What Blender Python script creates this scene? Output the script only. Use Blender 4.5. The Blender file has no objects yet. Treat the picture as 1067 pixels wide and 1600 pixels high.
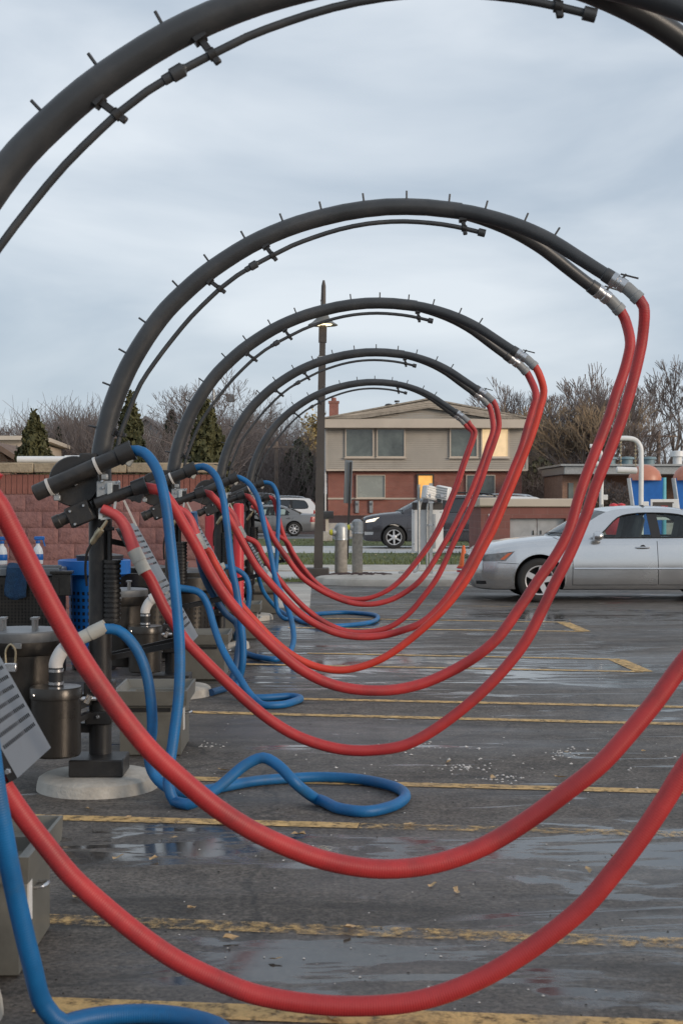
import bpy, bmesh, math, random
from mathutils import Vector, Matrix
import numpy as np
R = math.radians
random.seed(7)
S = bpy.context.scene
COL = S.collection

# ------------------------------------------------------------------ camera
F_PX, CX, CY = 2222.2, 533.5, 800.0          # photograph: 1067 x 1600, 50 mm on a 36 mm tall frame
EYE = 1.49
YAW = math.atan(36.5 / F_PX)                 # row of stands vanishes at x = 497
PITCH = -math.atan(12.0 / F_PX)              # horizon at y = 788
FW = Vector((math.sin(YAW) * math.cos(PITCH), math.cos(YAW) * math.cos(PITCH), math.sin(PITCH)))
RT = Vector((math.cos(YAW), -math.sin(YAW), 0.0))
UP = RT.cross(FW)
cam = bpy.data.cameras.new('camera')
cam.lens = 50; cam.sensor_fit = 'VERTICAL'; cam.sensor_height = 36; cam.sensor_width = 24
cam.clip_start = 0.05; cam.clip_end = 3000
cam.dof.use_dof = True; cam.dof.focus_distance = 14.0; cam.dof.aperture_fstop = 9.0
camo = bpy.data.objects.new('camera', cam); COL.objects.link(camo)
camo.matrix_world = Matrix((RT, UP, -FW)).transposed().to_4x4()
camo.location = (0, 0, EYE)
S.camera = camo

# ------------------------------------------------------------------ sky, sun, exposure
W = bpy.data.worlds.new('World'); S.world = W; W.use_nodes = True
nt = W.node_tree; nt.nodes.clear()
def wn(t): return nt.nodes.new(t)
SUN_EL, SUN_AZ = R(14), R(128)               # azimuth clockwise from +Y: behind and to the right
sky = wn('ShaderNodeTexSky'); sky.sky_type = 'NISHITA'; sky.sun_disc = False
sky.sun_elevation = SUN_EL; sky.sun_rotation = SUN_AZ
tc = wn('ShaderNodeTexCoord'); mp = wn('ShaderNodeMapping'); mp.inputs['Scale'].default_value = (1.3, 1.3, 4.2)
nz = wn('ShaderNodeTexNoise'); nz.inputs['Scale'].default_value = 2.6; nz.inputs['Detail'].default_value = 6.0
nz.inputs['Roughness'].default_value = 0.48; nz.inputs['Distortion'].default_value = 0.35
rp = wn('ShaderNodeValToRGB'); rp.color_ramp.elements[0].position = 0.34; rp.color_ramp.elements[1].position = 0.68
rp.color_ramp.elements[0].color = (3.25, 3.9, 4.7, 1); rp.color_ramp.elements[1].color = (5.85, 6.3, 6.8, 1)
mx = wn('ShaderNodeMix'); mx.data_type = 'RGBA'; mx.inputs['Factor'].default_value = 0.90
bg = wn('ShaderNodeBackground'); bg.inputs['Strength'].default_value = 0.1; wo = wn('ShaderNodeOutputWorld')
L_ = nt.links.new
L_(tc.outputs['Generated'], mp.inputs['Vector']); L_(mp.outputs['Vector'], nz.inputs['Vector']); L_(nz.outputs['Fac'], rp.inputs['Fac'])
L_(sky.outputs['Color'], mx.inputs['A']); L_(rp.outputs['Color'], mx.inputs['B']); L_(mx.outputs['Result'], bg.inputs['Color'])
L_(bg.outputs['Background'], wo.inputs['Surface'])
sun = bpy.data.lights.new('sun', 'SUN'); sun.energy = 1.4; sun.angle = R(18); sun.color = (1.0, 0.83, 0.66)
suno = bpy.data.objects.new('sun', sun); COL.objects.link(suno)
suno.rotation_euler = (math.pi / 2 - SUN_EL, 0, math.pi - SUN_AZ)
S.view_settings.view_transform = 'Standard'; S.view_settings.look = 'None'
S.view_settings.exposure = 0.45; S.view_settings.gamma = 1.0; S.view_settings.use_curve_mapping = False

# ------------------------------------------------------------------ photo pixel -> place
def ray(px, py): return FW * F_PX + RT * (px - CX) + UP * (CY - py)
def pp(px, py, Y):                            # on the upright plane at distance Y
    d = ray(px, py); t = Y / d.y
    return Vector((d.x * t, Y, EYE + d.z * t))
def gp(px, py, z=0.0):                        # on the ground
    d = ray(px, py); t = (z - EYE) / d.z
    return Vector((d.x * t, d.y * t, z))

# ------------------------------------------------------------------ mesh helpers
def smooth_path(pts, step=None, n=8):
    P = [Vector(p) for p in pts]
    if len(P) < 3: return P
    Q = [P[0] * 2 - P[1]] + P + [P[-1] * 2 - P[-2]]
    out = []
    for i in range(1, len(Q) - 2):
        a, b, c, d = Q[i - 1], Q[i], Q[i + 1], Q[i + 2]
        k = n if step is None else max(1, int((c - b).length / step))
        t0 = 0.0; t1 = t0 + max((b - a).length, 1e-5) ** .5; t2 = t1 + max((c - b).length, 1e-5) ** .5; t3 = t2 + max((d - c).length, 1e-5) ** .5
        for j in range(k):
            t = t1 + (t2 - t1) * j / k
            A1 = a * ((t1 - t) / (t1 - t0)) + b * ((t - t0) / (t1 - t0))
            A2 = b * ((t2 - t) / (t2 - t1)) + c * ((t - t1) / (t2 - t1))
            A3 = c * ((t3 - t) / (t3 - t2)) + d * ((t - t2) / (t3 - t2))
            B1 = A1 * ((t2 - t) / (t2 - t0)) + A2 * ((t - t0) / (t2 - t0))
            B2 = A2 * ((t3 - t) / (t3 - t1)) + A3 * ((t - t1) / (t3 - t1))
            out.append(B1 * ((t2 - t) / (t2 - t1)) + B2 * ((t - t1) / (t2 - t1)))
    out.append(P[-1])
    return out

def frame(axis):
    a = Vector(axis).normalized()
    u = a.orthogonal().normalized()
    return u, a.cross(u), a

class MB:
    def __init__(s): s.v = []; s.f = []; s.uv = {}
    def add(s, vs, fs):
        o = len(s.v); s.v += [Vector(p) for p in vs]; s.f += [tuple(i + o for i in f) for f in fs]; return s
    def box(s, c, d, rot=None, bev=0.0):
        hx, hy, hz = d[0] / 2, d[1] / 2, d[2] / 2
        b = min(bev, hx * .9, hy * .9, hz * .9)
        M = rot if rot is not None else Matrix.Identity(3)
        c = Vector(c)
        if b <= 0:
            vs = [(x, y, z) for x in (-hx, hx) for y in (-hy, hy) for z in (-hz, hz)]
            fs = [(0, 1, 3, 2), (4, 6, 7, 5), (0, 4, 5, 1), (2, 3, 7, 6), (0, 2, 6, 4), (1, 5, 7, 3)]
        else:
            bm = bmesh.new(); bmesh.ops.create_cube(bm, size=1)
            for v in bm.verts: v.co = Vector((v.co.x * d[0], v.co.y * d[1], v.co.z * d[2]))
            bmesh.ops.bevel(bm, geom=list(bm.edges), offset=b, segments=1, affect='EDGES')
            bm.verts.index_update()
            vs = [v.co.copy() for v in bm.verts]; fs = [tuple(v.index for v in f.verts) for f in bm.faces]; bm.free()
        return s.add([c + M @ Vector(v) for v in vs], fs)
    def bar(s, a, b, w, h, up=(0, 0, 1), bev=0.0):
        a, b = Vector(a), Vector(b); d = (b - a); x = d.normalized(); y = Vector(up).cross(x)
        if y.length < 1e-4: y = Vector((0, 1, 0)).cross(x)
        y.normalize(); z = x.cross(y)
        return s.box((a + b) / 2, (d.length, w, h), Matrix((x, y, z)).transposed(), bev)
    def tube(s, pts, r, n=10, cap=True, uv=False):
        P = [Vector(p) for p in pts]; m = len(P)
        rr = r if hasattr(r, '__len__') else [r] * m
        T = [(P[min(i + 1, m - 1)] - P[max(i - 1, 0)]).normalized() for i in range(m)]
        u = T[0].orthogonal().normalized()
        o = len(s.v); ln = 0.0
        for i in range(m):
            if i:
                ln += (P[i] - P[i - 1]).length
                u = (u - T[i] * u.dot(T[i]))
                if u.length < 1e-6: u = T[i].orthogonal()
                u.normalize()
            w = T[i].cross(u)
            for k in range(n):
                a = 2 * math.pi * k / n
                s.v.append(P[i] + (u * math.cos(a) + w * math.sin(a)) * rr[i])
                if uv: s.uv[len(s.v) - 1] = (ln, k / n)
        for i in range(m - 1):
            for k in range(n):
                k2 = (k + 1) % n
                s.f.append((o + i * n + k, o + i * n + k2, o + (i + 1) * n + k2, o + (i + 1) * n + k))
        if cap:
            s.f.append(tuple(o + k for k in reversed(range(n)))); s.f.append(tuple(o + (m - 1) * n + k for k in range(n)))
        return s
    def cyl(s, a, b, r, n=16, r2=None): return s.tube([a, b], [r, r if r2 is None else r2], n)
    def lathe(s, prof, org=(0, 0, 0), axis=(0, 0, 1), n=24, arc=1.0):
        u, w, a = frame(axis); org = Vector(org); o = len(s.v); m = len(prof); closed = arc >= 1
        cols = n if closed else n + 1
        for k in range(cols):
            t = 2 * math.pi * arc * k / n
            for (r, z) in prof: s.v.append(org + (u * math.cos(t) + w * math.sin(t)) * r + a * z)
        for k in range(n):
            k2 = (k + 1) % cols
            for i in range(m - 1):
                q = (o + k * m + i, o + k2 * m + i, o + k2 * m + i + 1, o + k * m + i + 1)
                if prof[i][0] < 1e-6: q = (q[0], q[2], q[3])
                elif prof[i + 1][0] < 1e-6: q = (q[0], q[1], q[2])
                s.f.append(q)
        return s
    def prism(s, poly, vec):
        n = len(poly); P = [Vector(p) for p in poly]; vec = Vector(vec)
        return s.add(P + [p + vec for p in P], [tuple(range(n)), tuple(n + i for i in reversed(range(n)))] + [(i, n + i, n + (i + 1) % n, (i + 1) % n) for i in range(n)])
    def grid(s, rows):
        o = len(s.v); n = len(rows[0])
        for r in rows: s.v += [Vector(p) for p in r]
        for i in range(len(rows) - 1):
            for j in range(n - 1): s.f.append((o + i * n + j, o + i * n + j + 1, o + (i + 1) * n + j + 1, o + (i + 1) * n + j))
        return s
    def mesh(s, name, mat, smooth=True, angle=38, fixn=False):
        me = bpy.data.meshes.new(name); me.from_pydata([tuple(v) for v in s.v], [], s.f)
        if s.uv:
            l = me.uv_layers.new(name='uv'); vi = np.zeros(len(me.loops), dtype=np.int32); me.loops.foreach_get('vertex_index', vi)
            arr = np.zeros((len(s.v), 2), dtype=np.float32)
            for k, q in s.uv.items(): arr[k] = q
            l.data.foreach_set('uv', arr[vi].ravel())
        if mat: me.materials.append(mat)
        if fixn:
            bm = bmesh.new(); bm.from_mesh(me); bmesh.ops.recalc_face_normals(bm, faces=bm.faces); bm.to_mesh(me); bm.free()
        if smooth:
            me.polygons.foreach_set('use_smooth', [True] * len(me.polygons)); me.set_sharp_from_angle(angle=R(angle))
        me.update(); return me
    def build(s, name, mat, parent=None, **k):
        return link(name, s.mesh(name, mat, **k), parent)
def link(name, me, parent=None, loc=None, rot=None):
    o = bpy.data.objects.new(name, me); COL.objects.link(o)
    if parent: o.parent = parent
    if loc is not None: o.location = loc
    if rot is not None: o.rotation_euler = rot
    return o
def thing(name, label, cat, loc=(0, 0, 0), rz=0.0, group=None):
    o = bpy.data.objects.new(name, None); COL.objects.link(o); o.location = loc; o.rotation_euler = (0, 0, rz)
    o.empty_display_size = .2
    return tag(o, label, cat, group)
def tag(o, label=None, cat=None, group=None, kind=None):
    if label: o['label'] = label
    if cat: o['category'] = cat
    if group: o['group'] = group
    if kind: o['kind'] = kind
    return o
KIDS = {}
def copy_tree(o, parent=None):
    c = o.copy(); COL.objects.link(c); c.parent = parent
    for ch in KIDS.get(o.name) or list(o.children): copy_tree(ch, c)
    return c

# ------------------------------------------------------------------ materials
def mat(name, col, rough=.6, metal=0.0, var=.18, scale=6.0, bump=0.0, bscale=60.0, coat=0.0, spec=.5, emit=None, estr=0.0, alpha=1.0, dirt=None, dscale=2.5, damt=.5, ramp2=None):
    m = bpy.data.materials.new(name); m.use_nodes = True; t = m.node_tree; N = t.nodes; Lk = t.links.new
    b = N['Principled BSDF']
    b.inputs['Roughness'].default_value = rough; b.inputs['Metallic'].default_value = metal
    b.inputs['Specular IOR Level'].default_value = spec; b.inputs['Coat Weight'].default_value = coat
    if coat: b.inputs['Coat Roughness'].default_value = .06
    tcn = N.new('ShaderNodeTexCoord')
    if var > 0:
        nn = N.new('ShaderNodeTexNoise'); nn.inputs['Scale'].default_value = scale; nn.inputs['Detail'].default_value = 6; nn.inputs['Roughness'].default_value = .62
        Lk(tcn.outputs['Object'], nn.inputs['Vector'])
        r = N.new('ShaderNodeValToRGB'); r.color_ramp.elements[0].position = .28; r.color_ramp.elements[1].position = .74
        c2 = ramp2 or col
        r.color_ramp.elements[0].color = tuple(x * (1 - var) for x in col) + (1,)
        r.color_ramp.elements[1].color = tuple(min(1, x * (1 + var)) for x in c2) + (1,)
        Lk(nn.outputs['Fac'], r.inputs['Fac']); out = r.outputs['Color']
        if dirt:
            n2 = N.new('ShaderNodeTexNoise'); n2.inputs['Scale'].default_value = dscale; n2.inputs['Detail'].default_value = 8; n2.inputs['Roughness'].default_value = .7
            Lk(tcn.outputs['Object'], n2.inputs['Vector'])
            r2 = N.new('ShaderNodeValToRGB'); r2.color_ramp.elements[0].position = .50; r2.color_ramp.elements[1].position = .68
            r2.color_ramp.elements[1].color = (damt, damt, damt, 1)
            Lk(n2.outputs['Fac'], r2.inputs['Fac'])
            mm = N.new('ShaderNodeMix'); mm.data_type = 'RGBA'; Lk(r2.outputs['Color'], mm.inputs['Factor']); Lk(out, mm.inputs['A'])
            mm.inputs['B'].default_value = tuple(dirt) + (1,); out = mm.outputs['Result']
        Lk(out, b.inputs['Base Color'])
        mr = N.new('ShaderNodeMapRange'); mr.inputs['To Min'].default_value = max(.02, rough - .12); mr.inputs['To Max'].default_value = min(1, rough + .12)
        Lk(nn.outputs['Fac'], mr.inputs['Value']); Lk(mr.outputs['Result'], b.inputs['Roughness'])
    else:
        b.inputs['Base Color'].default_value = tuple(col) + (1,)
    if bump > 0:
        n3 = N.new('ShaderNodeTexNoise'); n3.inputs['Scale'].default_value = bscale; n3.inputs['Detail'].default_value = 4
        Lk(tcn.outputs['Object'], n3.inputs['Vector'])
        bp = N.new('ShaderNodeBump'); bp.inputs['Strength'].default_value = bump; bp.inputs['Distance'].default_value = .02
        Lk(n3.outputs['Fac'], bp.inputs['Height']); Lk(bp.outputs['Normal'], b.inputs['Normal'])
    if emit:
        b.inputs['Emission Color'].default_value = tuple(emit) + (1,); b.inputs['Emission Strength'].default_value = estr
    b.inputs['Alpha'].default_value = alpha
    return m

def hose_mat(name, col, col2, dirt):
    m = mat(name, col, .5, var=.16, scale=3.0, dirt=dirt, dscale=2.6, damt=.62, ramp2=col2)
    t = m.node_tree; N = t.nodes; Lk = t.links.new; b = N['Principled BSDF']
    uv = N.new('ShaderNodeUVMap'); uv.uv_map = 'uv'
    sp = N.new('ShaderNodeSeparateXYZ'); Lk(uv.outputs['UV'], sp.inputs['Vector'])
    mu = N.new('ShaderNodeMath'); mu.operation = 'MULTIPLY'; mu.inputs[1].default_value = 2 * math.pi / .0075; Lk(sp.outputs['X'], mu.inputs[0])
    si = N.new('ShaderNodeMath'); si.operation = 'SINE'; Lk(mu.outputs[0], si.inputs[0])
    bp = N.new('ShaderNodeBump'); bp.inputs['Strength'].default_value = .22; bp.inputs['Distance'].default_value = .0012
    Lk(si.outputs[0], bp.inputs['Height']); Lk(bp.outputs['Normal'], b.inputs['Normal'])
    return m

def glass_mat(name, tint=(.75, .85, .85), trans=.6, dark=(.02, .025, .03)):
    m = bpy.data.materials.new(name); m.use_nodes = True; t = m.node_tree; N = t.nodes; Lk = t.links.new
    N.clear(); o = N.new('ShaderNodeOutputMaterial'); a = N.new('ShaderNodeBsdfTransparent'); a.inputs['Color'].default_value = tint + (1,)
    d = N.new('ShaderNodeBsdfPrincipled'); d.inputs['Base Color'].default_value = dark + (1,); d.inputs['Roughness'].default_value = .03; d.inputs['Specular IOR Level'].default_value = .6
    x = N.new('ShaderNodeMixShader'); x.inputs['Fac'].default_value = 1 - trans
    Lk(a.outputs[0], x.inputs[1]); Lk(d.outputs[0], x.inputs[2])
    fr = N.new('ShaderNodeFresnel'); fr.inputs['IOR'].default_value = 1.5
    g = N.new('ShaderNodeBsdfGlossy'); g.inputs['Roughness'].default_value = .03
    y = N.new('ShaderNodeMixShader'); Lk(fr.outputs[0], y.inputs['Fac']); Lk(x.outputs[0], y.inputs[1]); Lk(g.outputs[0], y.inputs[2])
    Lk(y.outputs[0], o.inputs['Surface'])
    return m

def brick_mat(name, c1, c2, mortar, scale, bw=.2, bh=.067, wallaxis='XZ'):
    m = bpy.data.materials.new(name); m.use_nodes = True; t = m.node_tree; N = t.nodes; Lk = t.links.new; b = N['Principled BSDF']
    tcn = N.new('ShaderNodeTexCoord'); sp = N.new('ShaderNodeSeparateXYZ'); cb = N.new('ShaderNodeCombineXYZ'); ad = N.new('ShaderNodeMath')
    Lk(tcn.outputs['Object'], sp.inputs[0]); Lk(sp.outputs['X'], ad.inputs[0]); Lk(sp.outputs['Y'], ad.inputs[1]); Lk(ad.outputs[0], cb.inputs['X']); Lk(sp.outputs['Z'], cb.inputs['Y'])
    k = N.new('ShaderNodeTexBrick'); k.inputs['Scale'].default_value = 1; k.inputs['Brick Width'].default_value = bw; k.inputs['Row Height'].default_value = bh; k.inputs['Mortar Size'].default_value = .006
    k.inputs['Color1'].default_value = c1 + (1,); k.inputs['Color2'].default_value = c2 + (1,); k.inputs['Mortar'].default_value = mortar + (1,)
    Lk(cb.outputs[0], k.inputs['Vector'])
    nn = N.new('ShaderNodeTexNoise'); nn.inputs['Scale'].default_value = 1.5; nn.inputs['Detail'].default_value = 6; Lk(tcn.outputs['Object'], nn.inputs['Vector'])
    mr = N.new('ShaderNodeMapRange'); mr.inputs['To Min'].default_value = .7; mr.inputs['To Max'].default_value = 1.3; Lk(nn.outputs['Fac'], mr.inputs['Value'])
    mm = N.new('ShaderNodeVectorMath'); mm.operation = 'SCALE'; Lk(k.outputs['Color'], mm.inputs[0]); Lk(mr.outputs[0], mm.inputs['Scale']); Lk(mm.outputs[0], b.inputs['Base Color'])
    b.inputs['Roughness'].default_value = .9
    bp = N.new('ShaderNodeBump'); bp.inputs['Strength'].default_value = .6; bp.inputs['Distance'].default_value = .01; bp.invert = True
    Lk(k.outputs['Fac'], bp.inputs['Height']); Lk(bp.outputs['Normal'], b.inputs['Normal'])
    return m

M = {}
M['black'] = mat('black_paint', (.022, .021, .021), .42, var=.3, scale=9, bump=.08, bscale=150, dirt=(.09, .075, .06), damt=.35, dscale=4)
M['arch'] = mat('charcoal_powder_coat', (.040, .043, .047), .40, var=.2, scale=5, bump=.05, bscale=200, dirt=(.075, .072, .07), damt=.4, dscale=5)
M['drum'] = mat('bronze_black_steel', (.045, .040, .035), .30, metal=.55, var=.25, scale=5, bump=.04, bscale=90, dirt=(.12, .10, .08), damt=.3)
M['drumlid'] = mat('grey_lid_steel', (.17, .18, .19), .42, metal=.3, var=.25, scale=7, dirt=(.09, .085, .08), damt=.5)
M['bin'] = mat('taupe_sheet_metal', (.16, .155, .135), .45, metal=.15, var=.2, scale=4, dirt=(.08, .075, .065), damt=.5, dscale=3.5)
M['plate'] = mat('pale_grey_sheet_metal', (.17, .19, .21), .42, metal=.35, var=.14, scale=5, dirt=(.11, .11, .11), damt=.5)
M['steel'] = mat('bright_steel', (.55, .55, .56), .25, metal=.9, var=.15, scale=12)
M['galv'] = mat('galvanised_steel', (.38, .39, .39), .45, metal=.6, var=.2, scale=14)
M['pvc'] = mat('white_pvc', (.58, .56, .54), .4, var=.1, scale=7, dirt=(.25, .22, .19), damt=.5, dscale=6)
M['cuff'] = mat('grey_rubber_cuff', (.24, .25, .255), .5, var=.15, scale=8)
M['tancuff'] = mat('beige_cuff', (.42, .41, .37), .5, var=.15, scale=8)
M['rubber'] = mat('black_rubber', (.015, .015, .016), .6, var=.3, scale=10)
M['clear'] = mat('scuffed_clear_plastic', (.42, .45, .46), .22, var=.15, scale=20)
M['brass'] = mat('worn_brass', (.42, .36, .25), .35, metal=.8, var=.2, scale=20)
M['red'] = hose_mat('red_hose_vinyl', (.36, .023, .027), (.46, .035, .035), (.15, .032, .034))
M['redglow'] = hose_mat('lit_red_hose_vinyl', (.50, .032, .020), (.60, .046, .026), (.42, .05, .035))  # headlight glow on one red hose, put into its base colour
M['pink'] = hose_mat('faded_red_hose_vinyl', (.50, .055, .06), (.60, .09, .095), (.40, .07, .07))
M['blue'] = hose_mat('blue_hose_vinyl', (.004, .098, .27), (.007, .140, .36), (.05, .095, .14))
M['blueshade'] = hose_mat('shaded_dusty_blue_hose_vinyl', (.012, .06, .15), (.02, .09, .22), (.06, .08, .10))  # darker copy of the blue vinyl: shade on the rear hose is in the colour
M['conc'] = mat('concrete', (.47, .445, .40), .88, var=.2, scale=3, bump=.35, bscale=45, dirt=(.20, .175, .145), damt=.6, dscale=2.0)
M['conc2'] = mat('pale_concrete', (.55, .54, .515), .9, var=.14, scale=1.2, bump=.2, bscale=30, dirt=(.30, .28, .26), damt=.55, dscale=.6)
M['kerb'] = mat('kerb_concrete', (.48, .445, .395), .9, var=.18, scale=2, bump=.25, bscale=40, dirt=(.22, .19, .16), damt=.6, dscale=1.2)
M['bluepl'] = mat('blue_plastic', (.004, .11, .40), .42, var=.15, scale=4)
M['towel'] = mat('blue_terry_cloth', (.010, .045, .11), .95, var=.35, scale=30, bump=.8, bscale=120)
M['white'] = mat('white_paint', (.72, .72, .71), .4, var=.06, scale=3, dirt=(.5, .48, .45), damt=.4)
M['whitepl'] = mat('white_plastic', (.70, .72, .73), .35, var=.05, scale=5)
M['redpaint'] = mat('red_paint', (.52, .02, .03), .45, var=.15, scale=4)
M['orange'] = mat('cone_orange', (.62, .12, .03), .55, var=.15, scale=6, dirt=(.25, .12, .08), damt=.5)
M['yellow'] = mat('yellow_plastic', (.55, .52, .05), .4, var=.1)
M['leaf'] = mat('dry_leaf', (.36, .22, .11), .8, var=.4, scale=1.7, ramp2=(.5, .36, .2))
M['lamp'] = mat('lamp_glow', (.9, .8, .6), .5, var=0, emit=(1.0, .82, .5), estr=1.7)
M['polebrown'] = mat('bronze_pole_paint', (.065, .055, .048), .5, var=.2, scale=4)
# ------------------------------------------------------------------ ground materials
def asphalt_mat():
    m = bpy.data.materials.new('wet_asphalt'); m.use_nodes = True; t = m.node_tree; N = t.nodes; Lk = t.links.new; b = N['Principled BSDF']
    tcn = N.new('ShaderNodeTexCoord')
    def noise(sc, det, rough, mapscale=None, dist=0.0, loc=(0, 0, 0)):
        n = N.new('ShaderNodeTexNoise'); n.inputs['Scale'].default_value = sc; n.inputs['Detail'].default_value = det; n.inputs['Roughness'].default_value = rough; n.inputs['Distortion'].default_value = dist
        mp = N.new('ShaderNodeMapping'); mp.inputs['Scale'].default_value = mapscale or (1, 1, 1); mp.inputs['Location'].default_value = loc
        Lk(tcn.outputs['Object'], mp.inputs['Vector']); Lk(mp.outputs[0], n.inputs['Vector']); return n.outputs['Fac']
    def ramp(src, a, b_, c0=(0, 0, 0), c1=(1, 1, 1)):
        r = N.new('ShaderNodeValToRGB'); r.color_ramp.elements[0].position = a; r.color_ramp.elements[1].position = b_
        r.color_ramp.elements[0].color = c0 + (1,); r.color_ramp.elements[1].color = c1 + (1,); Lk(src, r.inputs['Fac']); return r.outputs['Color']
    def mix(f, a, c, mode='MIX'):
        x = N.new('ShaderNodeMix'); x.data_type = 'RGBA'; x.blend_type = mode
        for s_, v in (('Factor', f), ('A', a), ('B', c)):
            if isinstance(v, (int, float)): x.inputs[s_].default_value = v
            elif isinstance(v, tuple): x.inputs[s_].default_value = v + (1,)
            else: Lk(v, x.inputs[s_])
        return x.outputs['Result']
    def math_(op, a, c):
        x = N.new('ShaderNodeMath'); x.operation = op
        for i, v in enumerate((a, c)):
            if isinstance(v, (int, float)): x.inputs[i].default_value = v
            else: Lk(v, x.inputs[i])
        return x.outputs[0]
    base = ramp(noise(.9, 8, .65), .3, .72, (.076, .066, .058), (.140, .123, .109))
    fine = ramp(noise(48, 5, .75), .40, .60, (.45, .45, .45), (1.6, 1.58, 1.55))
    mid = ramp(noise(7, 7, .75), .38, .62, (.66, .655, .65), (1.36, 1.34, 1.31))
    col = mix(1.0, mix(1.0, base, fine, 'MULTIPLY'), mid, 'MULTIPLY')
    spk = ramp(noise(34, 4, .75, None, 0, (4, 4, 0)), .585, .64)
    col = mix(math_('MULTIPLY', spk, .55), col, (.26, .24, .22))
    # dark oily smears and tyre tracks along the stalls
    col = mix(ramp(noise(1.1, 7, .6, (.35, 2.0, 1), .6, (3, 1, 0)), .52, .72), col, (.028, .026, .025))
    # pale salt / dried foam film
    col = mix(math_('MULTIPLY', ramp(noise(1.0, 8, .68, (.5, 1.7, 1), .5, (9, 4, 0)), .58, .76), .34), col, (.30, .285, .265))
    # cracks
    vo = N.new('ShaderNodeTexVoronoi'); vo.feature = 'DISTANCE_TO_EDGE'; vo.inputs['Scale'].default_value = .55
    wv = N.new('ShaderNodeTexNoise'); wv.inputs['Scale'].default_value = 2.0; wv.inputs['Detail'].default_value = 5; Lk(tcn.outputs['Object'], wv.inputs['Vector'])
    vm = N.new('ShaderNodeMixRGB'); vm.inputs[0].default_value = .35; Lk(tcn.outputs['Object'], vm.inputs[1]); Lk(wv.outputs['Color'], vm.inputs[2]); Lk(vm.outputs[0], vo.inputs['Vector'])
    crack = ramp(vo.outputs['Distance'], .0, .008, (1, 1, 1), (0, 0, 0))
    col = mix(math_('MULTIPLY', crack, .6), col, (.02, .02, .02))
    # standing water: thin streaks running off towards the drain
    def blob(cx, cy, rx, ry):
        mp = N.new('ShaderNodeMapping'); mp.inputs['Scale'].default_value = (1 / rx, 1 / ry, 0); mp.inputs['Location'].default_value = (-cx / rx, -cy / ry, 0)
        gr = N.new('ShaderNodeTexGradient'); gr.gradient_type = 'SPHERICAL'; Lk(tcn.outputs['Object'], mp.inputs['Vector']); Lk(mp.outputs[0], gr.inputs['Vector']); return gr.outputs['Fac']
    # shallow dips where the wash water stands
    dips = None
    for q in ((-.55, 6.2, .7, .55), (.6, 6.05, 1.2, .55), (.05, 4.65, .75, .45), (1.35, 6.0, .9, .8), (1.3, 13.2, 3.6, 2.4), (1.1, 4.75, .8, .7), (.2, 17.0, 2.2, 1.6), (3.2, 19.0, 2.5, 1.6)):
        dips = blob(*q) if dips is None else math_('MAXIMUM', dips, blob(*q))
    n1 = noise(1.0, 10, .68, (.55, 2.4, 1), 1.4, (1, 7, 0))
    pool = ramp(math_('ADD', n1, math_('MULTIPLY', dips, .13)), .590, .630)
    # rivulets: thin winding contour lines, only round the dips
    n2 = noise(.9, 5, .55, (.38, 1.9, 1), .7, (6, 2, 0))
    riv = ramp(math_('ABSOLUTE', math_('SUBTRACT', n2, .5), 0.0), .016, .028, (1, 1, 1), (0, 0, 0))
    brk = ramp(noise(2.2, 6, .7, (.5, 1, 1), .4, (8, 8, 0)), .40, .47)
    riv = math_('MULTIPLY', math_('MULTIPLY', riv, brk), ramp(dips, .02, .18))
    wet = math_('MAXIMUM', pool, riv)
    damp = ramp(math_('ADD', noise(.5, 6, .6, (.6, 1.3, 1), .3, (2, 11, 0)), math_('MULTIPLY', dips, .16)), .44, .64)
    col = mix(math_('MULTIPLY', damp, .30), col, (.030, .028, .027))
    col = mix(math_('MULTIPLY', wet, .55), col, (.022, .023, .025))
    Lk(col, b.inputs['Base Color'])
    ro = math_('SUBTRACT', .78, math_('MULTIPLY', damp, .42))
    ro2 = N.new('ShaderNodeMix'); ro2.data_type = 'FLOAT'; Lk(wet, ro2.inputs['Factor']); Lk(ro, ro2.inputs['A']); ro2.inputs['B'].default_value = .10
    Lk(ro2.outputs['Result'], b.inputs['Roughness'])
    bp = N.new('ShaderNodeBump'); bp.inputs['Distance'].default_value = .012
    Lk(math_('SUBTRACT', math_('SUBTRACT', .66, math_('MULTIPLY', damp, .28)), math_('MULTIPLY', wet, .52)), bp.inputs['Strength'])
    Lk(noise(55, 8, .8), bp.inputs['Height']); Lk(bp.outputs['Normal'], b.inputs['Normal'])
    return m
def line_mat(name, lo, hi):
    m = mat(name, (.60, .385, .155), .75, var=.25, scale=8, dirt=(.30, .22, .14), damt=.7, dscale=3.5, bump=.3, bscale=70)
    t = m.node_tree; N = t.nodes; Lk = t.links.new; b = N['Principled BSDF']; o = N['Material Output']
    tcn = N.new('ShaderNodeTexCoord'); n = N.new('ShaderNodeTexNoise'); n.inputs['Scale'].default_value = 16; n.inputs['Detail'].default_value = 12; n.inputs['Roughness'].default_value = .75
    Lk(tcn.outputs['Object'], n.inputs['Vector'])
    r = N.new('ShaderNodeValToRGB'); r.color_ramp.elements[0].position = lo; r.color_ramp.elements[1].position = hi; Lk(n.outputs['Fac'], r.inputs['Fac'])
    tr = N.new('ShaderNodeBsdfTransparent'); x = N.new('ShaderNodeMixShader')
    Lk(r.outputs['Color'], x.inputs['Fac']); Lk(tr.outputs[0], x.inputs[1]); Lk(b.outputs[0], x.inputs[2]); Lk(x.outputs[0], o.inputs['Surface'])
    return m
M['asphalt'] = asphalt_mat()
M['line'] = line_mat('yellow_line_paint', .34, .52)
M['lineworn'] = line_mat('worn_yellow_line_paint', .44, .66)
M['grass'] = mat('autumn_grass', (.060, .085, .026), .95, var=.45, scale=.9, bump=.9, bscale=18, dirt=(.16, .13, .055), damt=.6, dscale=1.4, ramp2=(.11, .13, .045))
M['field'] = mat('distant_ground', (.09, .085, .05), .95, var=.35, scale=.15)
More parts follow.
